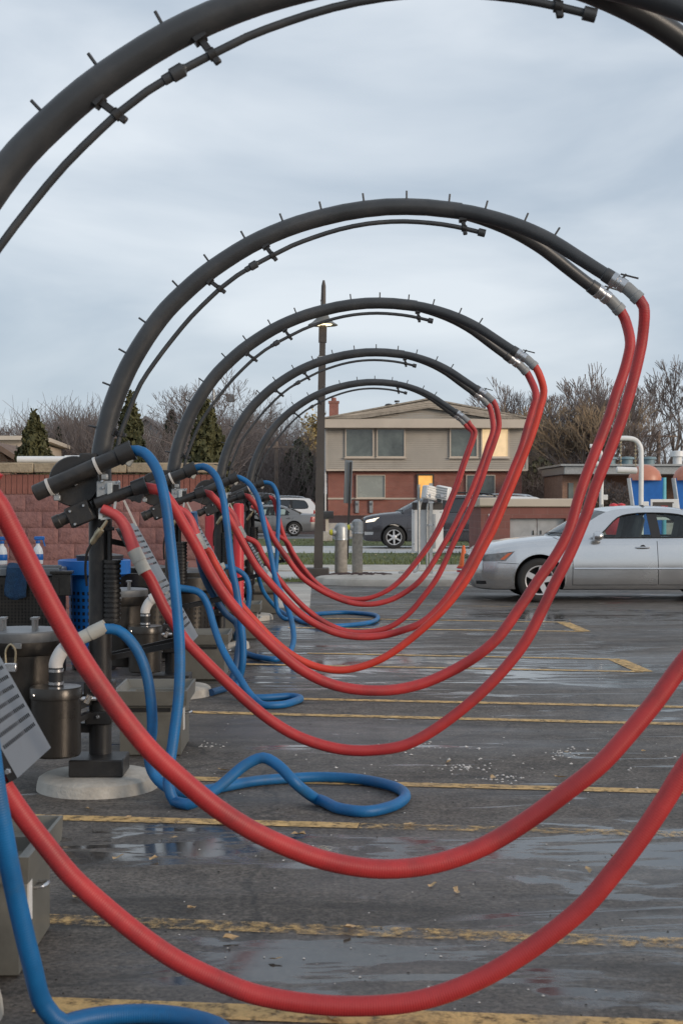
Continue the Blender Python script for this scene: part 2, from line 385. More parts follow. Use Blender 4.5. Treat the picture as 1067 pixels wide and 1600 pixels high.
M['mulch'] = mat('brown_mulch', (.055, .030, .026), .95, var=.5, scale=25, bump=1.0, bscale=60)
M['farlot'] = mat('grey_road', (.16, .165, .17), .75, var=.2, scale=.5)

def slab(name, x0, x1, y0, y1, z, m, th=.05):
    b = MB(); b.box(((x0 + x1) / 2, (y0 + y1) / 2, z - th / 2), (x1 - x0, y1 - y0, th))
    return tag(b.build(name, m, smooth=False), kind='structure')
slab('ground', -900, 900, -60, 1500, -.06, M['field'], .1)
slab('parking_lot', -30, 40, -9, 27.3, 0.0, M['asphalt'])
slab('concrete_apron', -9, -.12, 20.5, 26.6, .006, M['kerb'])
slab('grass_edge', -30, -.0, 27.304, 28.0, .012, M['grass'])
slab('walkway', -60, 60, 28.004, 31.5, .004, M['conc2'])
slab('roadside_kerb', -60, 60, 31.504, 34.4, .03, M['kerb'], .08)
slab('grass_verge', -70, 70, 34.404, 43.0, .02, M['grass'])
slab('street', -120, 120, 43.004, 50.9, .0, M['conc2'])
slab('grass_strip', -120, 120, 50.904, 61.0, .02, M['grass'])
slab('far_parking_lot', -150, 150, 61.004, 90.0, 0.0, M['farlot'])
# raised yard in front of the brick house
b = MB(); prof = [(70, .005), (72, .06), (75.5, .55), (79.3, .86), (120, .9)]
b.grid([[(x, y, z) for x in (-1.5, 1.5, 6, 11, 16, 24)] for (y, z) in prof])
tag(b.build('house_yard', M['mulch']), kind='structure')
# low retaining kerb seen between the lamp post and the parked cars
slab('far_kerb', .45, 26, 66.0, 66.4, .62, M['kerb'], .65)

# kerb island with a rounded nose
def island():
    pts = []
    x0, x1, y0, y1, r = .35, 34.0, 25.75, 27.98, 1.05
    for k in range(13):
        a = math.pi / 2 + math.pi * k / 12
        pts.append((x0 + r + 1.4 * r * math.cos(a), (y0 + y1) / 2 + (y1 - y0) / 2 * math.sin(a)))
    pts += [(x1, y0), (x1, y1)]
    b = MB(); n = len(pts); c = Vector((sum(p[0] for p in pts) / n, sum(p[1] for p in pts) / n))
    def ring(off, z):
        out = []
        for i in range(n):
            p = Vector(pts[i]); a = Vector(pts[i - 1]); d = Vector(pts[(i + 1) % n])
            tg = (d - a).normalized(); nn = Vector((tg.y, -tg.x)); out.append(Vector((p.x - nn.x * off, p.y - nn.y * off, z)))
        return out
    rings = [ring(0, -.04), ring(.0, .06), ring(.03, .115), ring(.07, .13), ring(.22, .134)]
    o = 0
    for r_ in rings: b.v += r_
    for i in range(len(rings) - 1):
        for k in range(n): b.f.append((i * n + k, i * n + (k + 1) % n, (i + 1) * n + (k + 1) % n, (i + 1) * n + k))
    b.f.append(tuple((len(rings) - 1) * n + k for k in range(n)))
    return tag(b.build('kerb_island', M['kerb'], fixn=True), kind='structure')
island()
# mulch bed by the lamp post: lumpy
b = MB(); rng = random.Random(3); rows = []
for i in range(14):
    row = []
    for j in range(30):
        u, v = j / 29, i / 13
        x = -.25 + 2.2 * u; y = 26.9 + 1.5 * v
        z = .02 + .13 * math.sin(math.pi * u) ** .5 * math.sin(math.pi * v) ** .5 * (.75 + .5 * rng.random())
        row.append((x, y, z if 0 < i < 13 and 0 < j < 29 else -.01))
    rows.append(row)
b.grid(rows); tag(b.build('mulch_bed', M['mulch'], smooth=False), kind='structure')

# painted stall lines
def stripe(a, c, w, worn=False):
    a, c = gp(*a), gp(*c); d = (c - a).normalized(); n = Vector((-d.y, d.x, 0)) * (w / 2)
    b = MB(); b.add([a - n, c - n, c + n, a + n], [(0, 1, 2, 3)])
    for i, v in enumerate(b.v): v.z = .004
    return tag(b.build('parking_line', M['lineworn' if worn else 'line'], smooth=False), kind='structure')
stripe((60, 1571), (1400, 1621), .13)
stripe((40, 1436), (1300, 1484), .12, True)
stripe((-150, 1272), (560, 1291), .11)
stripe((562, 1291), (1200, 1308), .11, True)
stripe((250, 1216), (1180, 1241), .11)
stripe((250, 1112), (1150, 1134), .11)
stripe((440, 1092), (1110, 1106), .11)
stripe((380, 1038), (1004, 1050), .10)
stripe((480, 1021), (968, 1030.5), .10)
stripe((963, 1031), (1006, 1050), .16)
stripe((450, 981), (912, 987), .10)
stripe((480, 966), (884, 972.5), .10)
stripe((880, 973), (912, 987), .16)
stripe((600, 945), (850, 949), .09, True)

# ------------------------------------------------------------------ block wall behind the stands
def wall():
    Y = 17.6; x1 = pp(340, 800, Y).x; x0 = -4.6
    root = thing('block_wall', 'red split-face block wall with tan coping behind the vacuum stands', 'wall', ((x0 + x1) / 2, Y, 0))
    mB = mat('split_face_block', (.245, .124, .114), .92, var=.25, scale=7, bump=1.0, bscale=20, dirt=(.31, .17, .15), damt=.3, dscale=11)
    mS = mat('soldier_brick', (.26, .105, .080), .88, var=.22, scale=9, bump=.4, bscale=60)
    mM = mat('mortar', (.28, .15, .138), .95, var=.15, scale=12)
    mC = mat('tan_coping_stone', (.36, .29, .20), .9, var=.2, scale=5, bump=.6, bscale=40, dirt=(.2, .15, .1), damt=.5, dscale=6)
    w = x1 - x0
    b = MB(); b.box((0, .103, .93), (w - .02, .204, 1.86)); b.build('core', mM, root, smooth=False)
    var = []
    rng = random.Random(5)
    for v in range(4):
        q = MB(); rows = []
        for i in range(7):
            rows.append([(-.198 + .396 * j / 12, -.004 if (i in (0, 6) or j in (0, 12)) else -.008 - .022 * rng.random(), -.0985 + .197 * i / 6) for j in range(13)])
        q.grid([r for r in rows]); 
        q.add([(-.196, -.004, -.097), (.196, -.004, -.097), (.196, .05, -.097), (-.196, .05, -.097), (-.196, -.004, .097), (.196, -.004, .097), (.196, .05, .097), (-.196, .05, .097)], [(0, 3, 2, 1), (4, 5, 6, 7), (0, 4, 7, 3), (1, 2, 6, 5)])
        var.append(q.mesh('block', mB))
    for c in range(8):
        z = .1 + .2 * c; off = .2 if c % 2 else 0
        x = -w / 2 + .2 - off
        while x < w / 2 - .0:
            xx = x
            if abs(x) + .196 <= w / 2 + .01:
                link('block', var[rng.randrange(4)], root, (xx, 0, z))
            x += .4
        for sx in (-1, 1):
            if off:
                q = MB(); q.box((sx * (w / 2 - .1), .022, z), (.19, .056, .194), bev=.006); q.build('half_block', mB, root)
    q = MB(); q.box((0, .02, 0), (.062, .06, .24), bev=.004); sm = q.mesh('soldier_brick', mS)
    n = int(w / .068)
    for i in range(n): link('soldier_brick', sm, root, (-w / 2 + .034 + i * w / n, rng.uniform(-.003, .003), 1.735))
    k = 6
    for i in range(k):
        q = MB(); L = (w + .06) / k
        q.box((-(w + .06) / 2 + L * (i + .5), .1, 1.94), (L - .006, .34, .125), bev=.012); q.build('coping_stone', mC, root)
    return root
wall()
bb = MB(); a = pp(28, 716, 17.75); c = pp(112, 716, 17.75)
bb.cyl((a.x, 17.75, 2.047), (c.x, 17.75, 2.047), .042, 14); bb.cyl((c.x - .08, 17.75, 2.05), (c.x + .12, 17.75, 2.05), .049, 14)
tag(bb.build('white_pipe', M['white']), 'white plastic pipe lying on the tan coping of the block wall', 'pipe')

# ------------------------------------------------------------------ vacuum stand (built once, in its own coordinates)
D0, STEP, X0 = 7.6, 3.64, -1.16
def Lp(px, py, dy=0.0): 
    p = pp(px, py, D0 + dy); return Vector((p.x - X0, dy, p.z))
def bolt(parent, c, axis=(0, -1, 0), r=.011, m=None):
    b = MB(); b.lathe([(0, .012), (r * .7, .012), (r, .008), (r, 0)], c, axis, 6); return b.build('bolt', m or M['steel'], parent)

def make_stand():
    root = thing('vacuum_stand', 'x', 'vacuum stand', (X0, D0, 0))
    # footing
    b = MB(); b.lathe([(.0, .075), (.285, .072), (.305, .058), (.312, .03), (.318, -.02)], (0, -.1, 0), (0, 0, 1), 40); b.build('concrete_footing', M['conc'], root)
    b = MB(); b.box((.01, -.09, .12), (.28, .27, .09), bev=.006); bp_ = b.build('base_box', M['black'], root)
    # post and arch
    b = MB(); b.cyl((0, 0, .16), (0, 0, 1.74), .060, 22); b.build('post', M['black'], root)
    main = [(159.5, 704), (165.6, 671), (173, 644), (186, 607.5), (201, 574), (218.5, 543), (239, 512), (261, 484), (287.5, 457.5), (317.5, 431), (351, 407), (389, 383.5), (426, 365.6), (467, 350), (505, 339.4), (537, 332), (570, 326.7), (604, 323.3), (635, 322.8), (667, 324), (700, 327.5), (720, 330)]
    P = [Vector((.002, 0, 1.66)), Vector((.004, 0, 1.72))] + [Lp(x, y) for x, y in main]
    P = smooth_path(P, step=.06); n = len(P)
    b = MB(); b.tube(P, [.053 - .009 * (i / (n - 1)) for i in range(n)], 20); b.build('arch_pipe', M['arch'], root)
    tail = [(700, 327.5, .0), (735, 332.5, .015), (775, 342, .045), (815, 355, .08), (861, 376, .125), (898, 399, .16), (934, 422, .188), (954, 434.5, .20)]
    ends = {}
    for sg in (-1, 1):
        Q = []
        for (x, y, dy) in tail:
            q = Lp(x, y, -dy); q.y = sg * dy; Q.append(q)
        Q = smooth_path(Q, step=.05)
        b = MB(); b.tube(Q, [.041 - .007 * i / len(Q) for i in range(len(Q))], 18); b.build('arch_branch', M['arch'], root)
        e = Q[-1]; d = (Q[-1] - Q[-2]).normalized(); ends[sg] = (e, d)
        b = MB(); b.lathe([(.033, -.045), (.039, -.04), (.040, .0), (.037, .008), (.0, .008)], e, d, 18); b.build('arch_collar', M['arch'], root)
    # hooks along the back of the arch
    full = P + smooth_path([Lp(x, y, -dy) for (x, y, dy) in tail], step=.05)[2:]
    acc = 0; nxt = .18
    q = MB(); q.cyl((0, 0, -.01), (0, 0, .045), .0055, 6); pm = q.mesh('pin', M['arch'])
    for i in range(1, len(full) - 4):
        acc += (full[i] - full[i - 1]).length
        if acc >= nxt:
            nxt += .215; t = (full[i + 1] - full[i - 1]).normalized(); nrm = Vector((-t.z, 0, t.x)); 
            r = .050 - .012 * min(1, i / n)
            o = link('pin', pm, root, full[i] + nrm * r); o.rotation_euler = nrm.to_track_quat('Z', 'Y').to_euler()
    # compressed-air line under the arch
    air = [(184, 700), (188, 678), (195.6, 659), (205, 634), (220, 600), (242.5, 566), (269, 531), (299, 495), (329, 465), (344, 451), (370, 431), (392.5, 417), (426, 399), (456, 384), (490, 371), (530, 358.5), (575, 349.5), (630, 346), (690, 350.5), (725, 357), (752, 363.5)]
    A = smooth_path([Lp(x, y, -.02) for x, y in air], step=.06)
    b = MB(); b.tube(A, .0125, 10); al = b.build('air_line', M['arch'], root)
    def near(px, py): 
        t = Lp(px, py, -.02); i = min(range(1, len(A) - 1), key=lambda k: (A[k] - t).length); return A[i], (A[i + 1] - A[i - 1]).normalized()
    c, d = near(396, 415); b = MB(); b.lathe([(.012, -.035), (.016, -.032), (.016, -.008), (.022, -.004), (.022, .034), (.015, .038), (.012, .045)], c, d, 12); b.build('line_coupling', M['arch'], al)
    b = MB(); b.lathe([(.012, -.02), (.021, -.018), (.021, .02), (0, .022)], A[-1], (A[-1] - A[-2]), 12); b.build('end_cap', M['arch'], al)
    for (px, py) in ((344, 451), (426, 399), (725, 357), (189, 675)):
        c, d = near(px, py); q = min(P, key=lambda k: (k - c).length); up_ = (q - c); L_a = up_.length; up_.normalize()
        b = MB(); b.bar(c - up_ * .036, c + up_ * (L_a - .043), .022, .016, up=(0, 1, 0), bev=.003); b.lathe([(.0125, -.013), (.019, -.011), (.019, .011), (.0125, .013)], c, d, 12); b.box(c + up_ * (L_a - .050), (.04, .04, .016), Vector((0, 0, 1)).rotation_difference(up_).to_matrix()); b.build('line_clamp', M['black'], al)
    # blue-hose holster: long sloping tube on a round plate
    a, c = Lp(55, 771, -.14), Lp(190, 711, -.14); d = (c - a).normalized()
    b = MB(); b.tube([a, a + d * .005, c], [.040, .044, .044], 20); ht = b.build('holder_tube', M['black'], root)
    b = MB(); b.lathe([(.036, .0), (.045, -.06), (.053, -.055), (.055, .03), (.047, .032), (.040, -.02)], Lp(200, 706.5, -.14), d, 20); b.build('holder_cup', M['black'], ht)
    b = MB(); b.lathe([(.030, -.001), (.038, -.001), (.036, .03), (.030, .03)], a, d, 16); b.build('tube_mouth', M['rubber'], ht)
    for (px, py) in ((78, 761), (152, 728)):
        b = MB(); b.lathe([(.044, -.008), (.049, -.007), (.049, .007), (.044, .008)], Lp(px, py, -.14), d, 20); b.build('clamp_ring', M['pvc'], ht)
        b = MB(); b.box(Lp(px + 12, py + 17, -.14), (.035, .03, .03), bev=.004); b.build('clamp_ear', M['galv'], ht)
    b = MB(); b.box(Lp(203, 722, -.15), (.03, .03, .045), Matrix.Rotation(.5, 3, 'Y'), bev=.005); b.build('latch', M['tancuff'], ht)
    b = MB(); b.lathe([(.0, -.02), (.128, -.02), (.134, -.012), (.134, .012), (.128, .02), (0, .02)], Lp(117, 752, -.07), (0, 1, 0), 36); rd = b.build('round_plate', M['black'], root)
    bolt(rd, Lp(119, 757, -.095)); bolt(rd, Lp(90, 772, -.095)); 
    b = MB(); b.box(Lp(140, 716, -.04), (.09, .1, .05), bev=.006); b.build('post_cap', M['black'], root)
    b = MB(); b.cyl(Lp(117, 752, -.05), Vector((0, -.03, Lp(117, 752).z)), .03, 10); b.build('plate_arm', M['black'], root)
    # lower holster: through tube with bracket and cup
    a, c = Lp(86, 817, -.12), Lp(128, 798, -.12); d = (c - a).normalized()
    b = MB(); b.lathe([(.024, .0), (.036, -.002), (.037, .03), (.033, .035), (.033, .2)], a, d, 18); rt = b.build('rear_tube', M['black'], root)
    b = MB(); b.box(Lp(126, 803, -.12), (.13, .09, .11), Matrix.Rotation(-.42, 3, 'Y'), bev=.006); br = b.build('bracket', M['black'], root)
    for q in ((110, 799), (118, 819), (131, 790)): bolt(br, Lp(q[0], q[1], -.168), r=.009)
    a, c = Lp(150, 787, -.16), Lp(214, 764, -.16); d = (c - a).normalized()
    b = MB(); b.cyl(a, c, .031, 18); b.lathe([(.031, -.05), (.046, -.045), (.049, .03), (.042, .033), (.036, -.02)], Lp(221, 761, -.16), d, 20); cu = b.build('cup_holder', M['black'], root)
    b = MB(); b.prism([Lp(196, 778, -.19), Lp(226, 770, -.19), Lp(218, 786, -.19)], (0, .06, 0)); b.build('cup_lip', M['black'], cu)
    # switch box with clear cover
    b = MB(); b.box(Lp(170, 768, -.1), (.11, .13, .11), bev=.006); sb = b.build('switch_box', M['galv'], root)
    b = MB(); b.box(Lp(172, 766, -.172), (.028, .014, .075), bev=.003); b.build('switch_cover', M['clear'], sb)
    b = MB(); b.box(Lp(182, 770, -.172), (.03, .012, .085), bev=.003); b.build('switch_face', M['black'], sb)
    for q in ((160, 752), (186, 753), (162, 762)): bolt(sb, Lp(q[0], q[1], -.168), r=.008)
    b = MB(); b.bar(Lp(158, 790, -.16), Lp(158, 811, -.16), .02, .02); b.bar(Lp(158, 811, -.16), Lp(180, 808, -.16), .012, .012); b.bar(Lp(182, 775, -.17), Lp(178, 808, -.17), .014, .012); b.build('nozzle_hook', M['clear'], root)
    # quick-connect fitting and thin air hose
    a, c = Lp(168, 813, -.17), Lp(143, 850, -.17); d = (c - a).normalized(); L = (c - a).length
    b = MB(); b.lathe([(.008, 0), (.010, .02), (.010, L * .35), (.019, L * .38), (.019, L * .62), (.016, L * .66), (.016, L * .9), (.009, L), (0, L)], a, d, 12); b.build('air_fitting', M['brass'], root)
    b = MB(); b.tube(smooth_path([c, Lp(137, 862, -.16), Lp(134, 885, -.13), Lp(136, 915, -.08)], n=6), .007, 8); b.build('thin_air_hose', M['rubber'], root)
    # lifting rod and ribbed spring housing beside the post
    b = MB(); b.cyl(Lp(172, 808, -.07), Lp(172, 880, -.07), .012, 10); b.box(Lp(172, 826, -.07), (.045, .04, .02), bev=.003); b.build('lift_rod', M['black'], root)
    za, zc = Lp(176, 874).z, Lp(176, 972).z
    prof = [(0, za)]
    k = 13
    for i in range(k):
        t0 = za + (zc - za) * i / k; t1 = za + (zc - za) * (i + .6) / k
        prof += [(.046, t0), (.046, t1), (.040, t1 - .003), (.040, za + (zc - za) * (i + 1) / k + .003)]
    prof += [(0, zc)]
    x = Lp(176, 900, -.06).x
    b = MB(); b.lathe(prof, (x, -.06, 0), (0, 0, 1), 4 * 4); b.build('spring_housing', M['black'], root)
    # sloping perforated mat rack
    top, bot = Vector((.138, .15, 1.385)), Vector((.488, .15, .752)); ax = (bot - top); Ls = ax.length; ax.normalize()
    nh = 20; wd = .50
    pitch = (wd - .056) / nh
    vv = [-wd / 2]; hol = []
    x_ = -wd / 2 + .028
    for i in range(nh): vv += [x_ + pitch * i, x_ + pitch * i + pitch * .70]; 
    vv += [wd / 2]
    uu = [0.0]; hr = []
    for k_ in range(16):
        s0 = .04 + k_ * .034 + (.075 if k_ > 6 else 0)
        if s0 + .02 < Ls - .04: uu += [s0, s0 + .012]
    uu += [Ls]
    nrm = Vector((-ax.z, 0, ax.x))
    if nrm.z < 0: nrm = -nrm
    def pt(u, v, h=0): return top + ax * u + Vector((0, v, 0)) + nrm * h
    b = MB()
    for u_ in uu:
        for v_ in vv: b.v.append(pt(u_, v_))
    nv = len(vv)
    for i in range(len(uu) - 1):
        for j in range(nv - 1):
            if i % 2 == 1 and j % 2 == 1: continue
            b.f.append((i * nv + j, i * nv + j + 1, (i + 1) * nv + j + 1, (i + 1) * nv + j))
    pl = b.build('mat_rack', M['plate'], root, smooth=False)
    b = MB()
    for (v0, v1) in ((-wd / 2, -wd / 2 + .004), (wd / 2 - .004, wd / 2)):
        b.prism([pt(0, v0, -.001), pt(Ls, v0, -.001), pt(Ls, v0, -.025), pt(0, v0, -.025)], (0, v1 - v0, 0))
    b.prism([pt(0, -wd / 2 + .005, -.046), pt(Ls, -wd / 2 + .005, -.046), pt(Ls, -wd / 2 + .005, -.05), pt(0, -wd / 2 + .005, -.05)], (0, wd - .01, 0))
    b.prism([pt(Ls - .003, -wd / 2 + .005, -.001), pt(Ls, -wd / 2 + .005, -.001), pt(Ls, -wd / 2 + .005, -.045), pt(Ls - .003, -wd / 2 + .005, -.045)], (0, wd - .01, 0))
    b.build('rack_tray', M['black'], pl, smooth=False)
    b = MB(); b.bar(pt(.02, .2, .0), pt(-.14, .2, .01), .006, .012); b.build('rack_tie', M['pvc'], pl)
    for v_ in (-.2, .2): bolt(pl, pt(Ls - .03, v_ * 1.255, -.014), axis=(0, v_, 0), r=.010)
    # twin arms that carry the rack, and their foot
    b = MB()
    for v_ in (-.16, .16):
        b.bar((.02, .15 + v_ * .6, .66), tuple(pt(Ls - .02, v_, -.035)), .012, .03)
    b.bar((.0, .05, .66), (.0, .25, .66), .03, .05); b.build('rack_arm', M['black'], root)
    b = MB(); b.bar((.02, .0, 1.30), tuple(pt(.1, -.1, -.05)), .04, .03); b.build('rack_stay', M['black'], root)
    bolt(root, (-.04, -.162, .675), r=.013)
    # post clamp with chain of fittings
    b = MB(); b.box((0, -.01, .50), (.15, .15, .10), bev=.006); b.box((0, -.01, .36), (.14, .14, .07), bev=.006); cl = b.build('post_clamp', M['black'], root)
    for q in ((-.03, .51), (.03, .51), (0, .37)): bolt(cl, (q[0], -.087, q[1]), r=.012)
    # small separator can with elbow
    cx, cy = -.18, -.30
    b = MB(); b.lathe([(0, .205), (.118, .205), (.126, .215), (.126, .53), (.130, .532)], (cx, cy, 0), (0, 0, 1), 36); cn = b.build('separator_can', M['drum'], root)
    b = MB(); b.lathe([(.131, .50), (.133, .502), (.134, .55), (.128, .558), (.04, .562), (0, .562)], (cx, cy, 0), (0, 0, 1), 36); b.build('can_lid', M['drum'], cn)
    b = MB(); b.bar((cx + .1, cy + .06, .45), (-.05, -.06, .45), .03, .04); b.bar((cx + .1, cy + .06, .38), (-.05, -.06, .38), .03, .03); b.build('can_bracket', M['black'], cn)
    b = MB(); b.cyl((cx + .12, cy + .02, .49), (cx + .2, cy + .04, .49), .012, 8); b.cyl((cx + .15, cy + .02, .47), (cx + .17, cy + .02, .51), .016, 8); b.build('toggle_latch', M['steel'], cn)
    bolt(cn, (cx - .09, cy - .094, .525), axis=(-.6, -.8, 0), r=.008)
    b = MB(); b.cyl((cx, cy, .56), (cx, cy, .655), .037, 18); sl = b.build('rubber_sleeve', M['rubber'], cn)
    for z in (.575, .64):
        b = MB(); b.lathe([(.037, -.008), (.040, -.007), (.040, .007), (.037, .008)], (cx, cy, z), (0, 0, 1), 18); b.build('hose_clamp', M['steel'], sl)
    e0 = Vector((cx, cy, .64)); e1 = Lp(152, 984, -.30)
    EP = smooth_path([e0, (cx, cy, .675), (cx + .028, cy, .735), (cx + .075, cy, .775), (cx + .12, cy, .80)], n=6)
    b = MB(); b.tube(EP, .036, 18); el = b.build('elbow', M['pvc'], cn)
    d = (EP[-1] - EP[-2]).normalized()
    b = MB(); b.lathe([(.036, -.09), (.042, -.088), (.042, -.02), (.036, -.018)], EP[-1], d, 18); b.build('elbow_collar', M['pvc'], el)
    # big debris drum
    dx = -.425
    b = MB(); b.lathe([(0, .225), (.205, .225), (.217, .235), (.217, .76), (.221, .765), (.221, .70), (.217, .695)], (dx, .03, 0), (0, 0, 1), 44); dr = b.build('debris_drum', M['drum'], root)
    b = MB(); b.lathe([(.223, .765), (.226, .77), (.226, .815), (.220, .822), (.0, .828)], (dx, .03, 0), (0, 0, 1), 44); ld = b.build('drum_lid', M['drumlid'], dr)
    b = MB(); b.lathe([(.2225, .70), (.2245, .703), (.2245, .768)], (dx, .03, 0), (0, 0, 1), 44); b.build('lid_rim', M['drum'], dr)
    for hx in (-.085, .085):
        b = MB(); b.bar((dx + hx, -.07, .82), (dx + hx, -.07, .885), .035, .012, up=(1, 0, 0)); b.bar((dx + hx, -.075, .885), (dx + hx, .02, .885), .035, .012); b.bar((dx + hx, .015, .82), (dx + hx, .015, .885), .035, .012, up=(1, 0, 0)); b.build('lid_handle', M['drumlid'], ld)
    kx, ky = dx - .005, -.212
    b = MB(); b.tube(smooth_path([(kx - .024, ky, .665), (kx - .024, ky, .735), (kx, ky - .002, .765), (kx + .024, ky, .735), (kx + .024, ky, .665)], n=6), .006, 8); pk = b.build('padlock', M['brass'], dr)
    b = MB(); b.box((kx, ky, .645), (.066, .024, .05), bev=.006); b.build('padlock_body', M['steel'], pk)
    b = MB(); b.box((kx + .03, ky + .01, .755), (.05, .012, .03), bev=.003); b.build('hasp', M['drumlid'], dr)
    b = MB(); b.bar((dx + .19, .03, .45), (-.05, 0, .45), .05, .06); b.bar((dx + .19, .03, .3), (-.05, 0, .3), .05, .05); b.build('drum_bracket', M['black'], root)
    return root, ends
stand, ENDS = make_stand()
XOFF = [-.07, 0.0, .015, .135, .265]; YS = [4.22, D0, D0 + STEP, D0 + 2 * STEP, D0 + 3 * STEP]
ORD = ['fifth', 'fourth', 'third', 'second', 'nearest']
DIFF = ['', '', '', '', '']
SL = ['black vacuum stand with arched pipe, fifth in the row from the street lamp',
      'black vacuum stand with arched pipe, fourth in the row from the street lamp',
      'black vacuum stand with arched pipe, third in the row from the street lamp',
      'black vacuum stand with arched pipe, second in the row from the street lamp',
      'black vacuum stand with arched pipe, first in the row from the street lamp']
stand['label'] = SL[1]; stand['group'] = 'vacuum stands in a row'
for i in (0, 2, 3, 4):
    c = copy_tree(stand); c.location = (X0 + XOFF[i], YS[i], 0); c['label'] = SL[i]
    if i == 0:
        for ch in c.children:
            if ch.name.startswith(('mat_rack', 'rack_arm')): ch.location = (-.10, -.12, -.03)     # this rack hangs lower
# ------------------------------------------------------------------ hoses
def world_of(i, loc): return Vector((X0 + XOFF[i] + loc.x, YS[i] + loc.y, loc.z))
def hose_root(name, label, pts, group):
    z = min(p.z for p in pts); return thing(name, label, 'hose', (pts[len(pts) // 2].x, pts[len(pts) // 2].y, 0), 0, group)
def rel(b, o):
    for v in b.v: v -= o
    return b
def red_hose(i, sg, trace, label, style, m='red', yl=-.16, yr=None):
    e, d = ENDS[sg]; e = world_of(i, e)
    yr = e.y if yr is None else yr
    n = len(trace)
    T = [pp(x, y, yr + (YS[i] + yl - yr) * (k / (n - 1))) for k, (x, y) in enumerate(trace)]
    p1 = e + d * .10
    dn = (d * .88 + Vector((.0, 0, -1)) * .22).normalized()
    p2 = p1 + dn * .085
    root = hose_root('vacuum_hose', label, T, 'red vacuum hoses hanging from the arches'); O = Vector(root.location)
    b = rel(MB().lathe([(.034, .0), (.041, .004), (.041, .03), (.034, .034), (.034, .05), (.038, .054), (.038, .085), (.031, .09), (.031, .11)], e, d, 18), O); cp = b.build('cam_coupling', M['steel'], root)
    s_ = Vector((0, -1, 0)) if sg < 0 else Vector((0, 1, 0)); nrm = Vector((-d.z, 0, d.x))
    b = MB(); b.bar(e + d * .03 + nrm * .045, e + d * .12 + nrm * .075, .012, .007, up=nrm); b.bar(e + d * .05 + nrm * .03, e + d * .055 + nrm * .06, .012, .012); rel(b, O); b.build('cam_lever', M['black'], cp)
    b = MB(); b.tube([p1 - d * .03, p1, p1 + dn * .03, p1 + dn * .05, p1 + dn * .052, p2], [.034, .034, .034, .034, .0375, .0375], 18); rel(b, O); b.build('cuff', M['cuff'], root)
    d2 = (dn * .8 + Vector((0, 0, -1)) * .45).normalized()
    body = [p1 + dn * .05, p2, p2 + d2 * .045] + [t for t in T if t.z < p2.z - .12]
    if style == 'cup':
        c = world_of(i, Lp(221, 761, -.16)); body += [c + Vector((.07, 0, -.012)), c]
        P = smooth_path(body, step=.03)
        b = MB(); b.tube(P, .0290, 16, uv=True); rel(b, O); b.build('hose_tube', M[m], root)
    else:
        noz = [world_of(i, Lp(x, y, -.17)) for x, y in ((211, 862), (205, 845), (196, 823), (184, 807), (160, 794))]
        c0 = world_of(i, Lp(225, 890, -.18)); body += [c0]
        P = smooth_path(body, step=.03)
        b = MB(); b.tube(P, .0290, 16, uv=True); rel(b, O); b.build('hose_tube', M[m], root)
        dd = (noz[0] - c0)
        b = MB(); b.tube([c0 - dd * .15, c0 + dd * .45, c0 + dd * .46, noz[0] + dd * .1], [.036, .0355, .038, .037], 18); rel(b, O); b.build('cuff', M['tancuff'], root)
        P = smooth_path(noz, n=8); k = len(P)
        b = MB(); b.tube(P, [.035 - .009 * j / (k - 1) for j in range(k)], 16, uv=True); rel(b, O); b.build('nozzle', M['pink'], root)
    return root
LW = ['fifth', 'fourth', 'third', 'second', 'first']
def rl(i, which): return f'{which} red vacuum hose hanging from the {LW[i]} arch counted from the street lamp'
tA1 = [(1345, 520), (1325, 620), (1275, 740), (1215, 850), (1150, 940), (1067, 1036), (1020, 1100), (980, 1148), (940, 1192), (880, 1240), (820, 1284), (760, 1320), (700, 1344), (640, 1356), (580, 1357), (510, 1345), (450, 1324), (393, 1297), (338, 1262), (287, 1220), (236, 1173), (189, 1116), (145, 1055), (111, 1001), (76, 938), (44, 876), (20, 829), (0, 790), (-22, 755)]
tA2 = [(1425, 520), (1400, 640), (1340, 790), (1260, 930), (1170, 1065), (1067, 1204), (1040, 1248), (1000, 1308), (960, 1360), (920, 1408), (880, 1444), (820, 1488), (760, 1524), (700, 1550), (640, 1566), (560, 1572), (480, 1568), (393, 1552), (337, 1530), (281, 1503), (225, 1466), (169, 1421), (112, 1369), (75, 1324), (37, 1275), (0, 1219), (-30, 1160), (-55, 1080)]
t1b = [(1003, 495), (1003, 528), (997, 560), (989, 593), (980, 625), (968, 662), (957, 692), (945, 722), (931, 757), (915, 805), (889, 867), (867, 910), (850, 946), (822, 1000), (792, 1040), (752, 1082), (704, 1122), (664, 1149), (630, 1165), (587, 1172), (543, 1172), (503, 1164), (462, 1149), (428, 1129), (398, 1106), (368, 1079), (337, 1049), (312, 1024), (291, 1002), (274, 977), (260, 955), (246, 927), (235, 904)]
t1a = [(984, 505), (984, 535), (980, 560), (973, 585), (963, 613), (952, 648), (940, 680), (926, 715), (912, 752), (901, 786), (889, 828), (866, 871), (840, 907), (814, 946), (776, 998), (740, 1028), (700, 1051), (660, 1068), (621, 1077), (587, 1079), (547, 1076), (509, 1066), (469, 1045), (435, 1018), (401, 986), (368, 951), (347, 924), (330, 897), (305, 850), (287, 819), (266, 784), (250, 766)]
t2b = [(850, 582), (852, 592), (849, 611), (843, 638), (836, 663), (826, 692), (815, 720), (800, 757), (786, 790), (770, 828), (752, 862), (735, 895), (716, 924), (690, 955), (662, 981), (638, 1001), (604, 1025), (570, 1040), (533, 1047), (496, 1042), (462, 1027), (428, 1001), (401, 973), (378, 947), (361, 922), (347, 899), (335, 878), (326, 861)]
